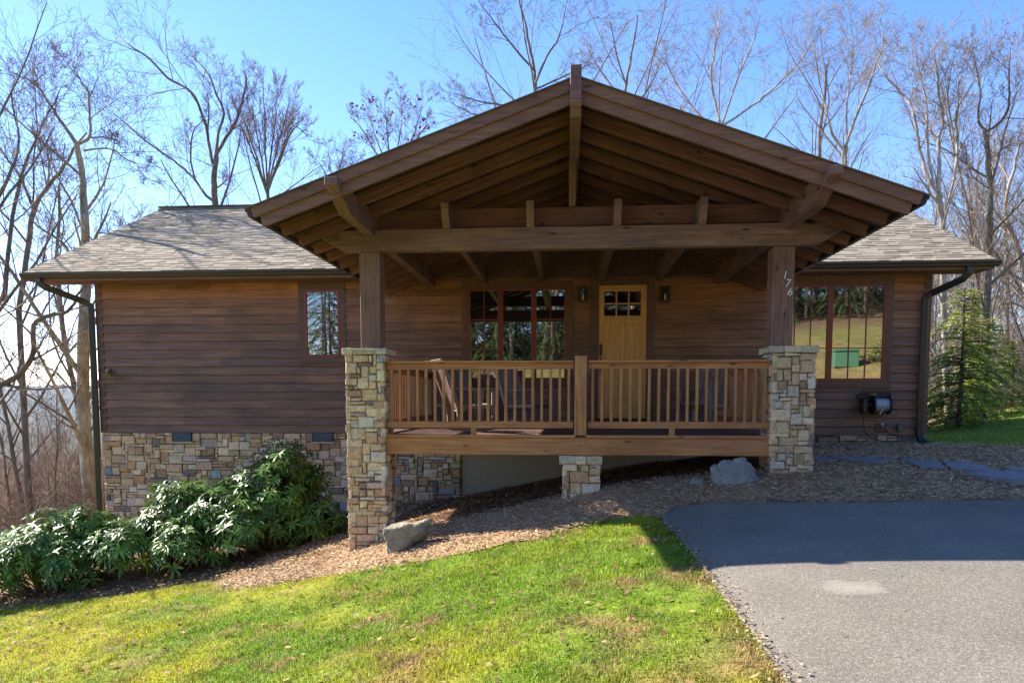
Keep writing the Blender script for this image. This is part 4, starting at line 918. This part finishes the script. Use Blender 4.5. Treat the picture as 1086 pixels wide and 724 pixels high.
# two big crowns above the left roof
guided('bare_tree',[[(228,330,6),(228,260,5.6),(228,221,5.2),(227,190,4.6),(229,165,4)],
 [(229,165,3.4),(237,150,3.2),(251,127,2.8),(259,98,2.1),(261,84,1.8),(259,73,1.2)],[(229,165,3),(232,140,2.6),(237,120,2.3),(229,98,2),(219,76,1.5),(208,64,1.2),(197,55,.8)],
 [(227,180,3.2),(221,150,2.8),(216,127,2.6),(203,98,2.4),(178,83,2.1),(159,63,1.8),(137,48,1.4),(121,36,1.)],
 [(228,215,2.8),(216,205,2.6),(207,191,2.3),(190,175,2),(165,157,1.8),(143,140,1.4),(118,118,.9)],[(207,191,2.),(202,165,1.8),(205,140,1.4),(216,127,1.2)],[(228,200,1.6),(236,195,1.5),(242,188,1.1)],[(220,150,1.8),(221,120,1.6),(221,100,1.2)]],16,4,dict(GC,n=(8,6,5,3),len=(.42,.58,.62,.62)),M['tg'],M['tw'],'tall broken crowned bare tree behind the left roof with a long limb leaning left')
guided('bare_tree',[[(284,300,4),(284,240,3.6),(284,206,3.2),(283,190,2.8)]]+[[(283,205,2.2),(283+dx*.3,170,1.8),(283+dx*.65,135,1.3),(283+dx,yt,.7)] for dx,yt in((-34,110),(-18,92),(-4,84),(12,90),(26,104),(40,128),(46,150),(-42,140))],17,5,dict(GC,n=(9,6,5,3),ang=(18,42),len=(.38,.55,.6,.6),bend=.09),M['tg'],M['tw'],'slim bare tree with upright fan shaped branches above the left end of the porch gable')
t,out=guided('bare_tree',[[(415,290,3.2),(415,235,3),(416,190,2.6)]]+[[(416,188,1.8),(416+dx*.35,165,1.5),(416+dx*.7,140,1.1),(416+dx,yt,.6)] for dx,yt in((-44,122),(-28,108),(-8,102),(12,98),(34,104),(44,128))],18,6,dict(GC,n=(7,6,5,3),ang=(20,45),len=(.38,.55,.6,.6)),M['tg'],M['tw'],'small bare tree with a few red leaves left, above the porch roof slope')
r=np.random.RandomState(6);tips=[P[-1] for lv,P,R in out if lv>=2];tips=[tips[i] for i in r.choice(len(tips),60)];V=[];cc=[]
for p in tips:
    for q in range(2):
        c=p-np.array(t.location)+r.normal(size=3)*.06;a=r.normal(size=3);a/=np.linalg.norm(a);b=np.cross(a,r.normal(size=3));b/=np.linalg.norm(b);V+=[c-a*.07,c-b*.05,c+a*.07,c+b*.05];cc+=[(.28,.06,.05)]*4
mesh_np('dead_leaves',np.array(V),np.arange(len(V)).reshape(-1,4),M['chip'],t,col=np.array(cc))
guided('bare_tree',[[(350,300,2.5),(352,240,2.2),(355,205,2)]]+[[(355,205,1.3),(355+dx*.5,180,1.),(355+dx,yt,.5)] for dx,yt in((-24,165),(-8,150),(10,155),(26,168))],20,66,dict(GC,n=(6,6,5,3)),M['tg'],M['tw'],'low twiggy bare tree just above the left porch gutter')
guided('bare_tree',[[(568,330,5),(568,240,4.5),(568,150,4),(568,97,3.4),(566,70,2.8),(560,40,2.2),(552,5,1.6),(548,-30,1)],
 [(567,90,2.4),(580,60,2),(592,40,1.6),(600,10,1.1),(606,-20,.8)],[(566,75,2),(545,50,1.8),(525,25,1.4),(508,2,1.)],[(567,110,2.),(540,112,1.7),(510,108,1.4),(478,98,.9)],[(567,120,2.),(530,125,1.6),(500,120,1.3),(470,104,.8)],[(568,95,2.),(600,80,1.6),(630,66,1.1)]],19,7,dict(GC,n=(9,6,5,3)),M['tg'],M['tw'],'bare tree rising left of the gable peak')
# sunlit crowns above the right slope
guided('bare_tree',[[(665,330,4),(664,230,3.6),(662,140,3.1),(664,90,2.4),(672,50,1.8),(676,15,1.1)],[(663,110,2),(640,80,1.6),(622,50,1.1)],[(663,120,2),(690,90,1.6),(706,50,1.)],[(664,90,1.8),(652,50,1.4),(648,18,.9)]],22,8,dict(GC,n=(9,6,5,3)),M['tg'],M['twp'],'first bare tree right of the gable peak, its twigs catching the sun')
guided('bare_tree',[[(770,340,4.5),(768,240,4),(762,170,3.6),(764,130,3)],[(764,135,2.4),(790,118,2),(820,95,1.7),(852,60,1.3),(872,25,.8)],[(764,132,2.4),(755,90,2),(758,50,1.6),(766,5,1.)],[(763,140,2),(735,115,1.7),(712,78,1.3),(700,30,.8)],[(764,138,2),(782,85,1.7),(800,40,1.2),(808,5,.8)]],20,9,dict(GC,n=(10,6,5,3)),M['tp'],M['twp'],'wide spreading sunlit bare tree above the middle of the right roof slope')
guided('bare_tree',[[(895,320,5),(895,230,4.6),(895,176,4.2),(897,155,3.6)],[(897,155,2.8),(906,128,2.5),(918,100,2.1),(925,80,1.8),(934,55,1.3),(940,20,.9)],[(896,160,2.8),(884,145,2.4),(878,126,2),(872,100,1.6),(864,60,1.1),(858,20,.7)],[(898,150,2),(898,110,1.8),(905,60,1.2),(902,20,.8)]],17.5,10,dict(GC,n=(10,6,5,3)),M['tp'],M['twp'],'pale forked bare tree just above the right end of the porch gable')
guided('bare_tree',[[(1004,430,5),(1001,330,4.8),(1000,260,4.6),(998,228,4.4),(995,204,4.6)],[(995,206,3.6),(983,186,3.3),(975,158,3),(972,138,2.7),(966,113,2.3),(955,98,1.8),(939,80,1.2),(928,60,.8)],
 [(995,204,3.6),(996,175,3.3),(995,148,3),(1000,131,2.4),(996,100,2),(994,78,1.7),(991,50,1.1)],[(990,195,2.8),(984,160,2.6),(983,115,2),(976,80,1.6),(970,45,1.)],[(1000,232,3),(1008,205,2.7),(1015,165,2.4),(1014,120,2),(1026,98,1.6),(1040,76,1.)],[(1012,150,1.8),(1005,100,1.4),(1012,55,.9)]],15.5,11,dict(GC,n=(9,6,5,3)),M['tp'],M['twp'],'large pale bare tree forking into many stems behind the right roof corner')
guided('bare_tree',[[(1043,450,6),(1046,380,5.4),(1047,320,5),(1049,262,4.8),(1050,222,4.4),(1049,190,4),(1048,162,3.6),(1044,137,3.2)],[(1045,140,2.4),(1037,125,2.2),(1040,103,1.7),(1036,75,1.2),(1030,45,.8)],[(1045,140,2.6),(1060,130,2.3),(1070,112,2),(1070,85,1.7),(1072,50,1.1)],[(1050,170,1.5),(1066,156,1.3),(1086,148,.9)],[(1048,200,1.4),(1030,185,1.1),(1020,160,.8)]],16.5,12,dict(GC,n=(8,6,5,3)),M['tg'],M['tw'],'tall straight dark trunk right of the right gutter')
guided('bare_tree',[[(1100,440,6),(1096,360,5.5),(1088,300,5),(1078,260,4),(1066,225,3.2),(1072,190,2.6),(1082,150,1.8)],[(1088,300,2.6),(1068,285,2.2),(1050,262,1.6),(1030,250,1.)],[(1092,330,2.4),(1070,320,2),(1048,330,1.4)]],19,13,GC,M['tp'],M['twp'],'crooked pale bare tree at the right edge of the picture')
# generic woodland
def generic(seed,H,r0,tm,wm,name='bare_tree',cfg=None,forks=1):
    r=np.random.RandomState(seed);lines=[]
    P,R=child_line(r,np.zeros(3),np.array([r.uniform(-.08,.08),r.uniform(-.08,.08),1.]),H,r0,12,.05,.05);P[0,2]-=.4;lines.append((P,R))
    t,_=make_tree(name,lines,r,cfg or dict(CFG,n=(15,7,4,3)),tm,wm);return t
protos=[generic(101,13,.11,M['tp'],M['twp']),generic(102,15,.15,M['tg'],M['tw']),generic(103,11,.085,M['tg'],M['tw']),generic(104,14,.12,M['tp'],M['twp'],cfg=dict(CFG,n=(20,6,4,2),lo=(.45,.2,.2,.25))),
 generic(105,8,.07,M['tg'],M['tw'],cfg=dict(CFG,n=(14,7,4,2),lo=(.12,.2,.2,.25),len=(.5,.55,.55,.6)))]
used=set()
def put(k,x,y,s,rz,label,group):
    p=protos[k];o=p if k not in used else copy_tree(p);used.add(k);o.location=(x,y,gh(x,y)-.1);o.scale=(s,s,s);o.rotation_euler=(0,0,rz);tag(o,label,'tree',group)
r=random.Random(77)
def field(n,xr,yr,ks,sc,label,group,test=None):
    c=0;g=0
    while c<n and g<n*30:
        g+=1;y=r.uniform(*yr);t=r.uniform(*xr);x=CAM[0]+(y-CAM[1])*t
        if test and not test(x,y):continue
        if -11.5<x<8.5 and 3<y<15:continue
        put(r.choice(ks),x,y,r.uniform(*sc),r.uniform(0,6.28),label,group);c+=1
field(26,(-.80,-.50),(14,60),(1,2,4,4),(.6,1.0),'slender bare tree in the thicket left of the cabin','bare trees on the left slope')
field(26,(-.52,-.15),(26,60),(1,2),(.62,.95),'bare treetop showing low over the left roof ridge','bare treetops behind the left roof')
field(30,(.02,.50),(24,55),(0,3,1),(.85,1.25),'sunlit bare tree filling the wood behind the right roof slopes','bare trees behind the right roof')
field(42,(.49,.78),(16,60),(0,3,2,4),(.7,1.15),'bare tree in the wood beyond the right lawn','bare trees beyond the right lawn')
def woods(n,tr,yr,Hr,seed,mat,label,lines_per=80,sp=.42):
    "far wood that reads as one mass: many thin stems and straight twigs"
    r=np.random.RandomState(seed);A=[];B=[];RA=[]
    y=yr[0]+(yr[1]-yr[0])*r.rand(n)**.8;x=CAM[0]+(y-CAM[1])*r.uniform(*tr,n);ok=~((x>-12)&(x<9)&(y<16));x=x[ok];y=y[ok];z=height(x,y)
    for X,Y_,Z_ in zip(x,y,z):
        H=r.uniform(*Hr);top=np.array([X+r.normal()*.5,Y_+r.normal()*.5,Z_+H]);bot=np.array([X,Y_,Z_-.3]);A.append([bot]);B.append([top]);RA.append([.05+.006*H*r.rand()])
        t=r.uniform(.18,.97,lines_per);p=bot+(top-bot)*t[:,None];L=H*.30*(1.25-t)*r.uniform(.5,1.3,lines_per);a=r.rand(lines_per)*6.283;u=r.uniform(.5,1.5,lines_per)
        d=np.stack([np.cos(a),np.sin(a),u],-1);d/=np.linalg.norm(d,axis=1)[:,None];q=p+d*L[:,None];A.append(p);B.append(q);RA.append(np.full(lines_per,.013))
        for k in range(2):
            s=r.uniform(.25,.95,lines_per)[:,None];p2=p+(q-p)*s;d2=d+r.normal(size=d.shape)*sp;d2[:,2]+=.3;d2/=np.linalg.norm(d2,axis=1)[:,None];A.append(p2);B.append(p2+d2*(L*.5)[:,None]);RA.append(np.full(lines_per,.008))
    A=np.concatenate(A);B=np.concatenate(B);R=np.concatenate(RA);T=B-A;T/=np.linalg.norm(T,axis=1)[:,None]+1e-9
    ref=np.where(np.abs(T[:,2:3])<.85,np.array([[0,0,1.]]),np.array([[1.,0,0]]));U=np.cross(T,ref);U/=np.linalg.norm(U,axis=1)[:,None];W=np.cross(T,U);V=[]
    for P_,f in((A,1.),(B,.35)):
        for k in range(3):V.append(P_+(U*math.cos(k*2.094)+W*math.sin(k*2.094))*(R*f)[:,None])
    V=np.stack(V,1).reshape(-1,3);i=np.arange(len(A))[:,None]*6;F=np.concatenate([i+np.array([[k,(k+1)%3,(k+1)%3+3,k+3]]) for k in range(3)])
    tag(mesh_np('far_woods',V,F,mat),label,'woods',kind='stuff')
M['tb']=bark_mat('brown_thicket_bark',(.30,.20,.14),(.50,.37,.26))
woods(480,(-.84,-.40),(18,95),(3.,5.8),201,M['tb'],'brown leafless wood covering the slope beyond the left corner')
woods(300,(.47,.80),(24,80),(6,12),202,M['twp'],'sunlit leafless wood beyond the lawn on the right')
woods(170,(-.40,.47),(30,80),(9,13),203,M['tw'],'leafless wood behind the cabin roof')
# brush on the left slope and at the right wood edge
brush=[]
def bush_proto(seed,mat,H=2.2):
    rr=np.random.RandomState(seed);lines=[]
    for i in range(9):
        a=rr.rand()*6.28;lines.append(child_line(rr,np.array([rr.normal()*.15,rr.normal()*.15,-.1]),np.array([math.cos(a)*.5,math.sin(a)*.5,1.]),H*rr.uniform(.6,1.1),.018,5,.12,.03))
    t,_=make_tree('bare_shrub',lines,rr,dict(CFG,n=(7,5,3),lo=(.2,.2,.2),len=(.45,.5,.5)),mat,mat,thick=0.);t['category']='shrub';t.children[0].name='branches';return t
bp=[bush_proto(1,M['tw']),bush_proto(2,M['twp'],2.6)];ub=set()
def putb(k,x,y,s,label,group):
    p=bp[k];o=p if k not in ub else copy_tree(p);ub.add(k);o.location=(x,y,gh(x,y));o.scale=(s,s,s*.9);o.rotation_euler=(0,0,r.uniform(0,6.28));tag(o,label,'shrub',group)
for i in range(44):
    y=r.uniform(7,34);x=CAM[0]+(y-CAM[1])*r.uniform(-.80,-.57);putb(0,x,y,r.uniform(.9,1.8),'leafless brown shrub in the thicket below the left corner','leafless shrubs on the left slope')
for i in range(36):
    y=r.uniform(15,26);x=CAM[0]+(y-CAM[1])*r.uniform(.49,.72);putb(1,x,y,r.uniform(.55,1.1),'leafless tan shrub along the edge of the right wood','leafless shrubs along the right wood')
# evergreen shrubs at the right wood edge
SW=dict(L=(.10,.17),W=.34,nl=(6,9))
e0=shrub('evergreen_shrub',(0,0,0),[(0,0,.7,1.2,1.,.9),(.9,.2,.5,.9,.8,.6),(-.9,-.1,.5,.9,.8,.7)],330,51,'broad evergreen shrub under the bare trees beyond the right lawn','shrub','evergreen shrubs beyond the right lawn',cols=((.16,.22,.05),(.24,.27,.07),(.36,.26,.13)),**SW)
spots=[(.505,21.5,1.1),(.545,21,.95),(.575,23,1.15),(.60,20.5,.85),(.635,22.5,1.1),(.67,20,.9),(.53,25,1.4),(.62,26,1.5)]
for i,(t,y,s) in enumerate(spots):
    x=CAM[0]+(y-CAM[1])*t;o=e0 if i==0 else copy_tree(e0);o.location=(x,y,gh(x,y));o.scale=(s,s,s);o.rotation_euler=(0,0,i*1.3)
# hemlock at the right corner
M['needle']=vcmat('hemlock_needles',.6,.15,8,0,0,.3,transl=.4)
def hemlock(loc,H,Rb,seed,label,group=None,dens=1.,cols=((.10,.155,.03),(.15,.20,.035),(.06,.10,.025))):
    r=np.random.RandomState(seed);root=empty('evergreen_tree',loc);tag(root,label,'tree',group);m_=MB();m_.tube([(0,0,-.3),(.02,0,H*.5),(0,.03,H*.98)],[.07,.045,.01],7,(.14,.11,.085));
    V=[];cc=[];nb=int(H*24*dens)
    for i in range(nb):
        z=H*(.03+.95*(i/nb)**1.0);rz=Rb*(1-z/H)**.75*r.uniform(.65,1.15)+.08;a=r.rand()*6.28;d=np.array([math.cos(a),math.sin(a),r.uniform(.05,.4)])
        n=max(4,int(rz/.07));p=np.array([0,0,z]);s=rz/n;base=np.array(cols[r.randint(3)])*r.uniform(.75,1.25);L=[p.copy()]
        for k in range(n):
            d=d+np.array([0,0,-.07]);d/=np.linalg.norm(d);p=p+d*s;L.append(p.copy())
            if k<n*.18:continue
            for q in range(3):
                side=np.cross(d,[0,0,1.]);side/=np.linalg.norm(side);sg=(1,-1,0)[q];dd=side*sg*.9+d*.6+np.array([0,0,r.uniform(-.35,.15)]);dd/=np.linalg.norm(dd);l=r.uniform(.09,.2)*(1.1-.5*k/n);w=np.cross(dd,r.normal(size=3)*.4+np.array([0,0,1.]));w/=np.linalg.norm(w);w*=l*r.uniform(.10,.17)
                c0=p+r.normal(size=3)*.015
                V+=[c0,c0+dd*l*.5-w,c0+dd*l,c0+dd*l*.5+w];cc+=[base*r.uniform(.8,1.25)]*4
        m_.tube([L[0],L[len(L)//2],L[-1]],[.012,.008,.003],4,(.14,.11,.085),cap=False)
    mesh_np('needles',np.array(V),np.arange(len(V)).reshape(-1,4),M['needle'],root,col=np.array(cc));m_.build('trunk',M['bark'],root);return root
def hl(px,Y,**k):
    x=CAM[0]+(Y-CAM[1])*(px-601)/784.;return (x,Y,gh(x,Y))
HC=((.28,.38,.05),(.40,.46,.06),(.17,.25,.045))
hemlock(hl(998,10.5),3.7,1.8,61,'tallest yellow green hemlock, directly behind the right corner downspout',None,3.,cols=HC)
hemlock(hl(1022,12.5),2.9,1.7,62,'shorter hemlock just to the right of the tallest one',None,3.,cols=HC)
hemlock(hl(1048,16),2.2,1.5,64,'lowest hemlock of the three beyond the right corner, half hidden in shrubs',None,2.6,cols=HC)
hh=hemlock((0,0,0),7.5,2.4,63,'dark evergreen tree in the wood behind the camera','evergreens across the drive',1.2,((.13,.20,.05),(.18,.24,.06),(.08,.13,.04)))
# ------------------------------------------------------------------ what the windows mirror: the wood and slope across the drive
sp=[(-17,-33,1.),(-12,-36,1.25),(-8,-33,.9),(-4,-38,1.3),(0,-35,1.),(4,-39,1.2),(9,-37,1.),(13,-40,1.3),(17,-38,1.1),(21,-42,1.4),(25,-38,1.1),(30,-41,1.2),(35,-36,1.2),(-22,-30,1.1),(6,-43,1.5),(16,-45,1.5),(27,-46,1.5),(-3,-44,1.5),(-6,-40,1.2),(2,-42,1.3),(-1,-32,.8),(-10,-42,1.4),(11,-42,1.3),(-14,-41,1.3),(23,-45,1.5),(32,-44,1.3),(7,-37,.9),(-19,-38,1.2),(12,-34,.8),(15,-35,1.),(19,-34,.9),(22,-37,1.1),(18,-41,1.3),(26,-35,.9),(29,-37,1.),(13,-38,1.2),(-7,-35,1.3),(-5,-33,1.1),(-2.5,-36,1.4),(1.5,-37,1.2),(-9,-38,1.5),(-11.5,-34,1.2),(3,-34,1.)]
for i,(x,y,s) in enumerate(sp):
    o=hh if i==0 else copy_tree(hh);o.location=(x,y,gh(x,y));s*=1.35;o.scale=(s*1.15,s*1.15,s);o.rotation_euler=(0,0,i*.9)
for i in range(26):
    y=r.uniform(-42,-27);x=r.uniform(-18,34)
    put(r.choice((0,3,1)),x,y,r.uniform(.9,1.3),r.uniform(0,6),'bare tree on the slope across the drive','bare trees across the drive')
ub_=empty('utility_box',(13.8,-19.4,gh(13.8,-19.4)),rad(8));tag(ub_,'green metal utility box on the grass across the drive, mirrored in the wide window','utility box')
k=MB();k.box(-.58,.58,-.45,.45,-.1,.68);k.build('cabinet',plain('utility_green',(.10,.26,.14),.45),ub_,.03);k=MB();k.add([(-.61,-.48,.68),(.61,-.48,.68),(.61,.5,.68),(-.61,.5,.68),(-.61,-.48,.74),(.61,-.48,.74),(.61,.5,.8),(-.61,.5,.8)],[(0,3,2,1),(4,5,6,7),(0,1,5,4),(1,2,6,5),(2,3,7,6),(3,0,4,7)]);k.build('lid',plain('utility_green_lid',(.09,.24,.13),.45),ub_,.02)
for i,(x,y,sc) in enumerate(((15.6,-19.6,.55),(17,-21,.7),(-6,-27,.8))):
    o=copy_tree(e0);o.location=(x,y,gh(x,y)-.05);o.scale=(sc,sc,sc);o['group']='evergreen shrubs across the drive';o['label']='rounded evergreen shrub on the grass across the drive, mirrored in the windows'
# ------------------------------------------------------------------ far blue ridges
def ridge(dist,h,seed,a0,a1,thick=900):
    r=np.random.RandomState(seed);th=np.linspace(rad(a0),rad(a1),160);V=[];rows=9
    prof=fbm(th*8+seed,th*0+seed,1.,5)
    for j in range(rows):
        u=j/(rows-1);w=math.sin(u*math.pi)
        for i,t in enumerate(th):
            D=dist+(u-.5)*thick*2;hh=-75+(h+75+(prof[i]-.5)*h*1.0)*w*(1+.12*(fbm(np.array([t*30]),np.array([u*5]),1.)[0]-.5))
            V.append((D*math.sin(t),D*math.cos(t),hh))
    n=len(th);F=[(j*n+i,j*n+i+1,(j+1)*n+i+1,(j+1)*n+i) for j in range(rows-1) for i in range(n-1)]
    o=mesh_np('hills',np.array(V),np.array(F),plain('far_forest',(.07,.075,.06),.95,sc=.02,bs=0),smooth=True);tag(o,kind='structure')
ridge(5200,58,3,-75,60);ridge(8200,120,9,-75,60)
# ------------------------------------------------------------------ air
HAZE=True
if HAZE:
    m=bpy.data.materials.new('air');m.use_nodes=True;nt=m.node_tree;nt.nodes.clear();out=nt.nodes.new('ShaderNodeOutputMaterial');pv=nt.nodes.new('ShaderNodeVolumePrincipled');pv.inputs['Color'].default_value=(.5,.72,1.,1);pv.inputs['Density'].default_value=HZD;pv.inputs['Anisotropy'].default_value=.3;nt.links.new(pv.outputs[0],out.inputs['Volume'])
    k=MB();k.box(-12500,12500,-12500,12500,-90,260);o=k.build('haze',m);tag(o,kind='stuff',label='thin blue air between the cabin and the far ridges');o.display_type='WIRE'
# ------------------------------------------------------------------ light, camera
w=bpy.data.worlds.new('World');S.world=w;w.use_nodes=True;nt=w.node_tree;bg=nt.nodes['Background'];sk=nt.nodes.new('ShaderNodeTexSky');sk.sky_type='NISHITA';sk.sun_disc=False
SD=Vector((-1.28,.59,1.0)).normalized();el=math.asin(SD.z);sk.sun_elevation=el;sk.sun_rotation=math.atan2(SD.x,SD.y);sk.altitude=1500;sk.air_density=.9;sk.dust_density=.15;sk.ozone_density=2.6
hs=nt.nodes.new('ShaderNodeHueSaturation');hs.inputs['Saturation'].default_value=1.24;hs.inputs['Hue'].default_value=.507;nt.links.new(sk.outputs[0],hs.inputs['Color']);wbn=nt.nodes.new('ShaderNodeMix');wbn.data_type='RGBA';wbn.blend_type='MULTIPLY';wbn.inputs[0].default_value=1;wbn.inputs[7].default_value=(1.27,.955,.86,1);nt.links.new(hs.outputs[0],wbn.inputs[6]);nt.links.new(wbn.outputs[2],bg.inputs[0]);bg.inputs[1].default_value=SKY
l=bpy.data.lights.new('Sun','SUN');l.energy=SUN;l.angle=rad(.5);l.color=(1,.91,.77);o=bpy.data.objects.new('Sun',l);COL.objects.link(o);o.rotation_euler=SD.to_track_quat('Z','Y').to_euler()
cam=bpy.data.cameras.new('Camera');cam.sensor_width=36;cam.lens=FPX/1086*36;cam.shift_y=(PPY-362)/1086;cam.clip_end=40000;cam.clip_start=.05
o=bpy.data.objects.new('Camera',cam);COL.objects.link(o);mw=Matrix((Vector(cR),Vector(cU),-Vector(cF))).transposed().to_4x4();mw.translation=Vector(CAM);o.matrix_world=mw;S.camera=o
S.view_settings.view_transform='Standard';S.view_settings.look='None';S.view_settings.exposure=EXPO;S.view_settings.gamma=1
S.render.resolution_x=1024;S.render.resolution_y=682
